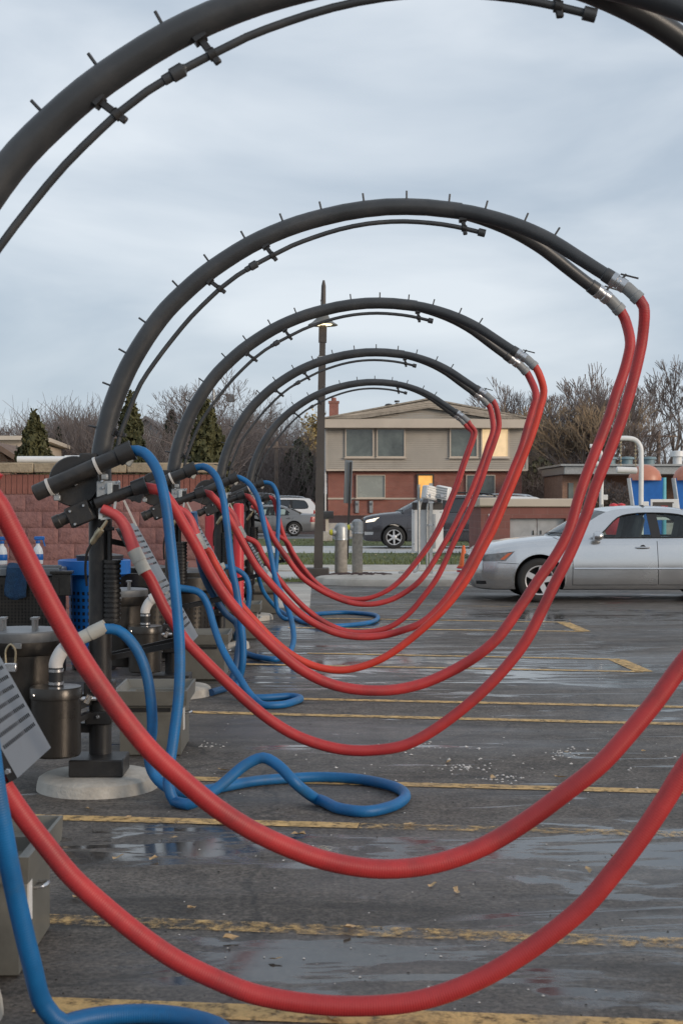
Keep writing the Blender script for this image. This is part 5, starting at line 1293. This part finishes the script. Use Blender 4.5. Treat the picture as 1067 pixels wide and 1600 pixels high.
    # wheels
    for wx in (P['wf'], P['wr']):
        for sd in (1, -1):
            yc = sd * (at('w', wx) - .125); c = Vector((xf(wx), yc, R0)); ax = Vector((0, sd, 0))
            b = MB(); b.lathe([(R0 * .64, -.10), (R0 * .92, -.105), (R0 * .99, -.085), (R0, -.05), (R0, .05), (R0 * .99, .085), (R0 * .93, .105), (R0 * .80, .112), (R0 * .66, .10)], c, ax, 40); ty = b.build('wheel', M['tyre'], root)
            b = MB(); b.lathe([(R0 * .69, .097), (R0 * .66, .108), (R0 * .625, .105), (R0 * .60, .07), (R0 * .58, .0)], c, ax, 40); b.build('rim', M['alloy'], ty)
            b = MB(); b.lathe([(R0 * .60, .02), (0, .02)], c, ax, 24); b.build('brake_disc', M['void'], ty)
            b = MB(); u, w_, a_ = frame(ax)
            for k in range(spokes):
                t = 2 * math.pi * k / spokes + .3; dr = u * math.cos(t) + w_ * math.sin(t); pr = ax.cross(dr)
                def sp(r, hw, h): return c + dr * (R0 * r) + pr * (R0 * hw) + ax * h
                hw0, hw1 = (.13, .12) if spokes <= 5 else (.085, .06)
                vs = [sp(.12, -hw0, .095), sp(.12, hw0, .095), sp(.62, hw1, .10), sp(.62, -hw1, .10), sp(.12, -hw0, .03), sp(.12, hw0, .03), sp(.62, hw1, .05), sp(.62, -hw1, .05)]
                b.add(vs, [(0, 1, 2, 3), (0, 4, 5, 1), (1, 5, 6, 2), (2, 6, 7, 3), (3, 7, 4, 0)])
            b.lathe([(R0 * .22, .05), (R0 * .21, .10), (R0 * .17, .108), (0, .11)], c, ax, 20); b.build('spokes', M['alloy'], ty, fixn=True)
    # lamps
    def patch(q, nu=8, nv=5, off=.006, sd=1):
        rows = []
        for i in range(nv + 1):
            v = i / nv; r = []
            for j in range(nu + 1):
                u = j / nu
                x = (q[0][0] * (1 - u) + q[1][0] * u) * (1 - v) + (q[3][0] * (1 - u) + q[2][0] * u) * v
                z = (q[0][1] * (1 - u) + q[1][1] * u) * (1 - v) + (q[3][1] * (1 - u) + q[2][1] * u) * v
                r.append((xf(x), sd * (side_y(x, z) + off), z))
            rows.append(r)
        return MB().grid(rows)
    zs0 = at('zs', .25)
    for sd in (1, -1):
        if P is SED: q = [(.07, .62), (.48, .625), (.62, .775), (.10, .715)]
        else: q = [(.10, .875), (.40, .92), (.56, 1.055), (.13, .955)]
        patch(q, sd=sd).build('headlight', M['headlit'] if lit else M['lens'], root)
        t = .80; q2 = [(q[0][0] + (q[1][0] - q[0][0]) * t, q[0][1] + .03), (q[1][0] - .02, q[1][1] + .02), (q[2][0] - .03, q[2][1] - .015), (q[3][0] + (q[2][0] - q[3][0]) * t, q[3][1] + .03)]
        if detail: patch(q2, sd=sd, off=.011).build('marker_lamp', M['amber'] if not lit else M['lens'], root)
        zt_ = at('zs', L - .2)
        q = [(L - .38, zt_ - .30), (L - .06, zt_ - .30), (L - .07, zt_ - .06), (L - .34, zt_ - .06)] if P is SED else [(L - .24, .98), (L - .04, .98), (L - .05, 1.17), (L - .20, 1.17)]
        patch(q, sd=sd).build('tail_light', M['tail'], root)
        if detail:
            fz = .30 if P is SED else .52
            patch([(.06, fz - .03), (.20, fz - .025), (.19, fz + .02), (.055, fz + .02)] if P is SED else [(.07, fz - .06), (.34, fz - .05), (.36, fz + .045), (.06, fz + .05)], sd=sd).build('bumper_intake', M['trim'] if not lit else M['chrome'], root)
            # seams
            top = P['belt'] - .01
            def seam(pts, nm='door_seam', r=.005, mt='trim', off=.0):
                S_ = [Vector((xf(x), sd * (side_y(x, z) + off), z)) for (x, z) in pts]; b = MB(); b.tube(S_, r, 6); b.build(nm, M[mt] if isinstance(mt, str) else mt, root)
            def vline(x0, x1, z0, z1, k=10): return [(x0 + (x1 - x0) * i / k, z0 + (z1 - z0) * i / k) for i in range(k + 1)]
            ds = P['split'][0]
            seam(vline(1.50, 1.50, .27, .88)); seam(vline(ds + .02, ds, .27, .93)); seam(vline(1.50, ds, .265, .265, 14))
            re = P['wr'] - .38; seam(vline(ds + .04, re, .265, .265, 14)); seam(vline(re, re + .24, .27, .62)); seam(vline(re + .24, re + .35, .62, .9))
            mz = .51 if P is SED else .62
            seam(vline(1.52, re, mz, mz, 24), 'side_moulding', .014, body, .004)
            seam(vline(1.52, re, mz + .014, mz + .014, 24), 'moulding_chrome', .004, 'chrome', .014)
            seam(vline(.36, .70, .60, .585), 'bumper_seam', .004)
            for hx in (ds - .22, re + .14):
                hz = P['belt'] - .125; yy = side_y(hx, hz)
                b = MB(); b.tube(smooth_path([(xf(hx - .11), sd * (yy - .004), hz), (xf(hx - .08), sd * (yy + .028), hz + .003), (xf(hx + .07), sd * (yy + .028), hz + .003), (xf(hx + .10), sd * (yy - .004), hz)], n=4), .014, 8); hd = b.build('door_handle', body, root)
                b = MB(); b.lathe([(.045, 0), (.045, .002), (0, .002)], (xf(hx), sd * (yy + .0005), hz), (0, sd, 0), 14); b.build('handle_recess', M['trim'], hd)
            # mirror
            mx_ = P['inner'][0][0] - .02; mzz = P['belt'] + .055; yy = yz(P['belt'])
            b = MB(); b.lathe([(0, -.07), (.06, -.06), (.095, -.01), (.095, .03), (.07, .075), (0, .09)], (xf(mx_), sd * (yy + .135), mzz), (1, 0, 0), 18)
            for v in b.v: v.z = mzz + (v.z - mzz) * .78; v.y = sd * (yy + .135) + (v.y - sd * (yy + .135)) * 1.15
            mi = b.build('wing_mirror', body, root)
            b = MB(); b.bar((xf(mx_), sd * (yy - .01), mzz - .04), (xf(mx_), sd * (yy + .07), mzz - .03), .05, .03); b.build('mirror_stalk', M['trim'], mi)
        # wheel-arch lips
        for wx in (P['wf'], P['wr']):
            S_ = []
            for k in range(25):
                a = R(-8) + (math.pi + R(16)) * k / 24; x = wx - (R0 + .058) * math.cos(a); z = R0 + .01 + (R0 + .058) * math.sin(a)
                if z > at('zb', x) + .01: S_.append(Vector((xf(x), sd * (side_y(x, z) - .003), z)))
            b = MB(); b.tube(S_, .013, 6); b.build('arch_lip', clad or body, root)
    if P is SED: q = [(-.35, .62), (.35, .62), (.30, .70), (-.30, .70)]
    else: q = [(-.5, .78), (.5, .78), (.48, .96), (-.48, .96)]
    gx = .012
    b = MB(); b.add([(xf(-gx), y, z) for (y, z) in q], [(0, 1, 2, 3)]); b.prism([(xf(-gx), y, z) for (y, z) in q], (-.03, 0, 0)); gr = b.build('grille', M['trim'], root, smooth=False)
    b = MB()
    for k in range(3): zz = q[0][1] + (q[2][1] - q[0][1]) * (k + .5) / 3; b.box((xf(-gx) + .006, 0, zz), (.012, abs(q[0][0]) * 1.9, .016))
    b.build('grille_bar', M['chrome'], gr, smooth=False)
    if detail:
        b = MB(); xw = P['outer'][0][0]
        for sy in (.12, .55): b.tube(smooth_path([(xf(xw - .20 + .1 * sy), sy, at('zt', 1.25) + .03), (xf(xw - .10), sy + .22, at('zt', 1.25) + .045), (xf(xw + .02), min(sy + .4, .70), at('zt', 1.25) + .04)], n=4), .009, 6)
        b.build('wiper', M['trim'], root)
    if rails:
        for sd in (1, -1):
            zr = P['outer'][4][1]; b = MB(); b.tube(smooth_path([(xf(2.5), sd * .60, zr + .0), (xf(2.65), sd * .60, zr + .075), (xf(4.3), sd * .60, zr + .065), (xf(4.5), sd * .60, zr - .01)], n=6), .02, 8); b.build('roof_rail', M['trim'] if body is not M.get('whitecar') else M['chrome'], root)
    return root
M['silver'] = paint('silver_car_paint', (.60, .605, .61), .88, .24)
M['charcoalcar'] = paint('charcoal_car_paint', (.060, .058, .066), .4, .28)
M['greycar'] = paint('grey_car_paint', (.20, .20, .20), .5, .32)
M['whitecar'] = paint('white_car_paint', (.70, .71, .72), 0.0, .3)
M['darkcar'] = paint('dark_blue_car_paint', (.03, .035, .045), .3, .28)
sx = pp(738, 900, 21.75).x
car('silver_sedan', 'silver four-door sedan parked by the kerb island, nose towards the enclosure', SED, (sx + SED['L'] / 2, 22.45, 0), math.pi, M['silver'])
ux = pp(566, 820, 48).x
car('dark_suv', 'dark charcoal sport utility vehicle with headlights on, driving on the street', SUV, (ux + SUV['L'] / 2, 48.6, 0), math.pi, M['charcoalcar'], lit=True, glass='tint', rails=True, spokes=6, clad=M['trim'])
gx_ = pp(497, 830, 66).x
car('grey_sedan', 'grey sedan parked on the far lot beside the street lamp', SED, (gx_ - SED['L'] / 2, 67.2, 0), math.pi, M['greycar'], spokes=7)
car('white_suv', 'white sport utility vehicle with dark windows parked behind the grey sedan', SUV, (pp(496, 800, 74).x - SUV['L'] / 2 * .92, 75, 0), math.pi, M['whitecar'], glass='tint', rails=True, sc=(.92, .95, 1.02), detail=False)
car('dark_van', 'dark blue van with black windows parked left of the white vehicle', SUV, (pp(432, 800, 79).x - SUV['L'] / 2, 80.5, 0), math.pi, M['darkcar'], glass='tint', detail=False, sc=(1, 1, 1.04))
car('pale_suv', 'pale silver vehicle with roof rack, farthest of the parked vehicles', SUV, (pp(446, 780, 87).x - SUV['L'] / 2, 88.5, 0), math.pi, M['whitecar'], glass='tint', detail=False, sc=(1, 1, 1.16), rails=True)
car('white_minivan', 'white minivan whose roof shows above the block enclosure', SUV, (pp(858, 780, 57).x - SUV['L'] / 2, 57.6, .02), math.pi, M['whitecar'], glass='tint', detail=False, rails=True, sc=(1, 1, 1.0))
# ------------------------------------------------------------------ trees
M['bark'] = mat('grey_brown_bark', (.13, .105, .092), .95, var=.35, scale=1.5)
M['twig'] = mat('red_brown_twig', (.150, .118, .108), .95, var=.3, scale=.6, ramp2=(.18, .150, .138))
M['twigtan'] = mat('tan_willow_twig', (.20, .155, .108), .95, var=.35, scale=.6, ramp2=(.27, .20, .13))
def leafmat(name, c, c2): return mat(name, c, .8, var=.4, scale=1.3, ramp2=c2)
M['cedar'] = leafmat('cedar_foliage', (.032, .044, .014), (.085, .078, .028))
M['spruce'] = leafmat('spruce_foliage', (.024, .036, .022), (.052, .066, .040))
M['gold'] = leafmat('yellowing_foliage', (.24, .18, .07), (.38, .28, .11))
M['holly'] = leafmat('dark_shrub_foliage', (.025, .035, .016), (.07, .065, .035))
def seg(b, p, q, r0, r1, n):
    d = (q - p)
    if d.length < 1e-5: return
    u, w, a = frame(d); o = len(b.v)
    for (c, r) in ((p, r0), (q, r1)):
        for k in range(n):
            t = 2 * math.pi * k / n; b.v.append(c + (u * math.cos(t) + w * math.sin(t)) * r)
    for k in range(n): b.f.append((o + k, o + (k + 1) % n, o + n + (k + 1) % n, o + n + k))
def bare_tree(seed, H=10.0, depth=7, spread=.5, droop=0.0, lean=.0, trunk=.28, twig=.012, stems=1, r0=None, side=.55, wob=.11):
    """grows trunk and limbs; returns (limb mesh builder, twig mesh builder)"""
    rg = random.Random(seed); A, T = MB(), MB(); tips = []
    r0 = r0 or H * .018
    def grow(p, d, ln, r, k):
        n = 3 if k < depth - 1 else 2
        for i in range(n):
            d = (d + Vector((rg.gauss(0, wob), rg.gauss(0, wob), rg.gauss(0, .06) + .05 - droop * (1 if k > 3 else 0)))).normalized()
            q = p + d * (ln / n); rr = max(twig * .55, r * .9)
            if r > .035: seg(A, p, q, r, rr, 6 if r > .1 else 4)
            else: seg(T, p, q, r, rr, 3)
            p, r = q, rr
            if k >= 2 and k < depth and rg.random() < side:
                s = Vector((rg.gauss(0, 1), rg.gauss(0, 1), rg.gauss(.2, .6))).normalized(); dd = (d * .75 + s * .75).normalized()
                grow(p, dd, ln * rg.uniform(.45, .7), max(twig * .7, r * .5), k + 2)
        if k >= depth: tips.append(p.copy()); return
        m = 3 if rg.random() < .45 else 2
        for j in range(m):
            s = Vector((rg.gauss(0, 1), rg.gauss(0, 1), rg.gauss(0, .45))).normalized()
            dd = (d + s * spread * rg.uniform(.6, 1.3)).normalized()
            grow(p, dd, ln * rg.uniform(.68, .88), max(twig, r * rg.uniform(.55, .75)), k + 1)
    for s_ in range(stems):
        d0 = Vector((lean + (rg.gauss(0, .22) if stems > 1 else 0), rg.gauss(0, .12), 1)).normalized()
        grow(Vector((rg.gauss(0, .15) if stems > 1 else 0, 0, -.1)), d0, H * trunk, r0, 0)
    zmax = max(max((v.z for v in A.v), default=1), max((v.z for v in T.v), default=1)); f = H / zmax
    for m in (A, T):
        for v in m.v: v *= f
    return A, T, [t * f for t in tips]
def tree_meshes(seed, tm='twig', **k):
    A, T, tips = bare_tree(seed, **k); return A.mesh('trunk', M['bark']), T.mesh('crown', M[tm], smooth=False), tips
def put_tree(ms, x, y, rz, s, label, group, name='bare_tree', z=0):
    r = thing(name, label, 'tree', (x, y, z), rz, group); r.scale = (s, s, s)
    link('trunk', ms[0], r); link('crown', ms[1], r); return r
rg = random.Random(77)
TA = tree_meshes(1, H=11, depth=6, spread=.40, twig=.020, side=.32, wob=.06, r0=.24, trunk=.24)
TB = tree_meshes(2, H=12, depth=6, spread=.42, twig=.020, side=.34, wob=.06, r0=.28, trunk=.22)
TC = tree_meshes(3, H=10, depth=6, spread=.42, twig=.019, stems=2, side=.32, wob=.06, r0=.2)
TD = tree_meshes(4, H=9, depth=6, spread=.5, twig=.014, stems=3, trunk=.2, side=.3, wob=.08, r0=.13)
TW = tree_meshes(5, tm='twigtan', H=9, depth=6, spread=.6, droop=.04, twig=.016, stems=3, trunk=.2, side=.5)
SH = tree_meshes(6, H=5, depth=6, spread=.7, twig=.013, stems=5, trunk=.16, r0=.06)
def at_px(px, pytop, Y, H): 
    p = pp(px, pytop, Y); return p.x, p.z / H
# woods on the right, behind the low building
right = [(1010, 556, 104, TB), (1062, 570, 100, TA), (962, 572, 110, TA), (925, 585, 116, TC), (990, 600, 96, TC), (1040, 575, 112, TA), (1095, 560, 106, TB), (940, 612, 97, TD),
         (835, 590, 118, TA), (800, 605, 124, TC), (768, 618, 128, TB), (862, 598, 126, TB), (742, 625, 132, TA), (875, 640, 98, TD), (845, 640, 108, TC), (975, 655, 92, TD), ]
for i, (px, py, Y, ms) in enumerate(right):
    H = 11 if ms is TA else 12 if ms is TB else 10 if ms is TC else 9
    x, s = at_px(px, py, Y, H); put_tree(ms, x, Y, rg.uniform(0, 6.28), s, 'leafless grey-brown tree in the wood behind the low building', 'bare trees in the wood')
for (px, py, Y) in ((890, 604, 94), (866, 640, 98)):
    x, s = at_px(px, py, Y, 9); put_tree(TW, x, Y, rg.uniform(0, 6), s, 'tan weeping tree with fine drooping twigs behind the low building', 'tan weeping trees', 'weeping_tree')
# undergrowth as one mass
def brush(name, label, spots, m, n, seed, hh, th=.012):
    rg = random.Random(seed); b = MB()
    for _ in range(n):
        px0, px1, pt0, pt1, Y0, Y1 = spots[rg.randrange(len(spots))]
        px = rg.uniform(px0, px1); Y = rg.uniform(Y0, Y1); top = pp(px, rg.uniform(pt0, pt1), Y); h = top.z * rg.uniform(.55, 1.0)
        p = Vector((top.x, Y, rg.uniform(0, top.z - h) if top.z > h else 0)); d = Vector((rg.gauss(0, .25), rg.gauss(0, .25), 1)).normalized()
        for k in range(4):
            q = p + d * (h / 4); seg(b, p, q, th * (1.3 - .2 * k), th * (1.1 - .2 * k), 3)
            for _j in range(2):
                dd = (d + Vector((rg.gauss(0, .7), rg.gauss(0, .7), rg.gauss(.2, .4)))).normalized(); q2 = q + dd * h * rg.uniform(.08, .25); seg(b, q, q2, th * .8, th * .4, 3)
                seg(b, q2, q2 + (dd + Vector((rg.gauss(0, .6), rg.gauss(0, .6), .3))).normalized() * h * .12, th * .5, th * .3, 3)
            p = q; d = (d + Vector((rg.gauss(0, .2), rg.gauss(0, .2), .1))).normalized()
    return tag(b.build(name, m, smooth=False), label, 'thicket', kind='stuff')
brush('bare_thicket', 'dense leafless thicket filling the wood on the right', [(740, 1120, 690, 760, 100, 130), (740, 880, 650, 730, 112, 130), (800, 1110, 715, 775, 84, 100)], M['twig'], 3600, 31, 3, .020)
brush('bare_hedge', 'pinkish-brown leafless brush beyond the block wall', [(-40, 520, 665, 715, 86, 130), (80, 160, 655, 700, 60, 80), (300, 450, 650, 710, 95, 125), (200, 330, 668, 715, 55, 90)], M['twig'], 6200, 32, 3, .018)
# small leaf-card foliage
def leaf_cloud(pts_fn, n, size, seed, m, name='crown', upright=.0):
    rg = random.Random(seed); b = MB()
    for _ in range(n):
        p, out = pts_fn(rg); s = size * rg.uniform(.6, 1.35)
        a = (out * .6 + Vector((rg.gauss(0, .6), rg.gauss(0, .6), rg.gauss(0, .6)))).normalized()
        u = a.orthogonal().normalized(); u = Matrix.Rotation(rg.uniform(0, 6.28), 3, a) @ u; w = a.cross(u)
        if upright: w = (w + Vector((0, 0, upright))).normalized()
        o = len(b.v); b.v += [p - u * s * .35, p + w * s * .6 + u * s * .05, p + u * s * .4 + w * s * .15, p - w * s * .5]
        b.f.append((o, o + 3, o + 2, o + 1))
    return b.mesh(name, m, smooth=False)
def conifer(name, label, px, pyt, pyw, wpx, Y, m, seed, n=5200, size=.14, taper=1.0, group=None, upright=.8):
    t = pp(px, pyt, Y); H = t.z; Rm = wpx / 2 * Y / F_PX
    rs = random.Random(seed); ph = [rs.uniform(0, 6.3) for _ in range(4)]
    def f(rg):
        h = rg.random() ** 1.25; z = H * (.03 + .97 * h); a = rg.uniform(0, 6.283)
        prof = (1 - h) ** (.62 * taper) * (.86 + .14 * min(1, h * 8))
        prof *= 1 + .13 * math.sin(3 * a + ph[0] + h * 7) + .10 * math.sin(7 * a + ph[1] - h * 15) + .10 * math.sin(h * 38 + ph[2] + 2 * a)
        r = Rm * prof * (rg.random() ** .32); return Vector((r * math.cos(a), r * math.sin(a), z + rg.gauss(0, .06))), Vector((math.cos(a), math.sin(a), .25))
    root = thing(name, label, 'tree', (t.x, Y, 0), 0, group)
    link('crown', leaf_cloud(f, n, size, seed, m, upright=upright), root)
    b = MB(); b.cyl((0, 0, 0), (0, 0, H * .9), H * .018 + .03, 8, .02); b.build('trunk', M['bark'], root)
conifer('evergreen', 'conical cedar tree behind the left part of the block wall, beside the cream house', 54, 651, 720, 118, 30, M['cedar'], 1, group='cedars beyond the wall', size=.11, n=9000)
conifer('evergreen', 'slim conical cedar tree between the pale house and the wall', 204, 622, 720, 100, 30, M['cedar'], 2, group='cedars beyond the wall', size=.11, n=9000)
conifer('evergreen', 'broad cedar tree in front of the bare tree near the wall end', 322, 634, 735, 128, 29, M['cedar'], 3, group='cedars beyond the wall', size=.11, n=11000)
conifer('evergreen', 'dark blue-green spruce left of the brick house', 466, 690, 790, 105, 98, M['spruce'], 4, n=6500, size=.34, upright=0)
conifer('evergreen', 'dark spruce behind the cedars, next to the pale house', 268, 645, 735, 62, 66, M['spruce'], 5, n=4500, size=.26, upright=0)
conifer('evergreen', 'small dark spruce right of the cedar by the cream house', 92, 672, 735, 22, 62, M['spruce'], 6, n=2200, size=.22, upright=0)
# yellowing tree by the spruce, and one large bare tree
A, T, tips = bare_tree(12, H=9.0, depth=6, spread=.55, twig=.018)
root = thing('yellowing_tree', 'tree with sparse yellow-green autumn leaves behind the spruce', 'tree', (pp(470, 655, 112).x, 112, 0)); sc = pp(470, 652, 112).z / 9; root.scale = (sc,) * 3
A.build('trunk', M['bark'], root); cr = T.build('crown', M['bark'], root, smooth=False)
tt = [t for t in tips if t.z > 4]
def f(rg):
    p = tt[rg.randrange(len(tt))]; return p + Vector((rg.gauss(0, .35), rg.gauss(0, .35), rg.gauss(0, .3))), Vector((0, 0, 1))
link('leaves', leaf_cloud(f, 6500, .26, 5, M['gold']), cr)
TL = tree_meshes(9, H=9, depth=7, spread=.62, twig=.013)
x, s = at_px(312, 572, 62, 9); put_tree(TL, x, 62, .6, s, 'large spreading leafless tree standing behind the cedars', None)
x, s = at_px(20, 660, 90, 9); put_tree(TD, x, 90, 2, s, 'leafless tree beyond the cream house', None)
x, s = at_px(96, 650, 74, 9); put_tree(TD, x, 74, 1, s, 'leafless many-stemmed tree right of the first cedar', None)
x, s = at_px(398, 640, 110, 9); put_tree(TC, x, 110, 1, s * .9, 'leafless tree behind the utility pole', None)
# dark evergreen scrub at the right of the house
def f(rg):
    px = rg.gauss(845, 26); Y = rg.uniform(90, 96); top = 715 + abs(px - 845) * .7; p = pp(px, rg.uniform(top, 800), Y); p.z = max(.1, p.z); return p, Vector((0, -1, .3))
o = link('evergreen_scrub', leaf_cloud(f, 5200, .30, 8, M['holly'])); tag(o, 'dark evergreen scrub at the corner of the brick house', 'shrub')
# small leafless shrub by the tan building
x, s = at_px(958, 748, 66, 5); put_tree(SH, x, 66, 0, s, 'leafless rounded shrub in front of the tan-brick building', None, 'bare_shrub')
def f(rg):
    a = rg.uniform(0, 6.28); r = 1.2 * rg.random() ** .5; return Vector((pp(950, 0, 66).x + r * math.cos(a), 66 + r * math.sin(a), rg.uniform(.2, 2.2) * (1.1 - r / 2.4))), Vector((0, -1, .4))
o = link('russet_shrub', leaf_cloud(f, 900, .14, 18, leafmat('russet_foliage', (.09, .06, .035), (.16, .10, .06)))); tag(o, 'russet shrub with sparse leaves beside the white clearance bar', 'shrub')
# grass blades and leaves on the verges
rg = random.Random(55); b = MB(); bl_m = MB()
for _ in range(9000):
    if rg.random() < .7: y = 34.45 + 8.5 * rg.random() ** 1.6
    else: y = rg.uniform(51, 58)
    x = rg.uniform(-.35, .40) * y * .8 + .3; h = rg.uniform(.05, .12); a = rg.uniform(0, 3.14); w = .012
    p = Vector((x, y, .018)); q = Vector((math.cos(a) * w, math.sin(a) * w, 0)); o = len(b.v); b.v += [p - q, p + q, p + Vector((rg.gauss(0, .03), rg.gauss(0, .03), h))]; b.f.append((o, o + 1, o + 2))
for _ in range(1500):
    x = rg.uniform(-4.5, .0); y = rg.uniform(27.32, 27.98); h = rg.uniform(.04, .09); a = rg.uniform(0, 3.14); w = .007
    p = Vector((x, y, .01)); q = Vector((math.cos(a) * w, math.sin(a) * w, 0)); o = len(b.v); b.v += [p - q, p + q, p + Vector((rg.gauss(0, .02), rg.gauss(0, .02), h))]; b.f.append((o, o + 1, o + 2))
tag(b.build('grass_blades', mat('grass_blade', (.075, .105, .030), .8, var=.4, scale=1.5, ramp2=(.13, .15, .05)), smooth=False), 'short green grass on the roadside verges', 'grass', kind='stuff')
for _ in range(260):
    y = rg.choice([rg.uniform(34.6, 42.8), rg.uniform(51, 60)]); x = rg.uniform(-.3, .3) * y; s = rg.uniform(.03, .08); a = rg.uniform(0, 6.3)
    o = len(bl_m.v); 
    for k in range(4): bl_m.v.append(Vector((x + s * math.cos(a + k * 1.57), y + s * math.sin(a + k * 1.57), .06 + rg.uniform(-.01, .03))))
    bl_m.f.append((o, o + 1, o + 2, o + 3))
tag(bl_m.build('verge_leaves', mat('pale_dry_leaf', (.42, .33, .2), .9, var=.35, scale=1), smooth=False), 'pale fallen leaves scattered over the grass verges', 'leaves', kind='stuff')
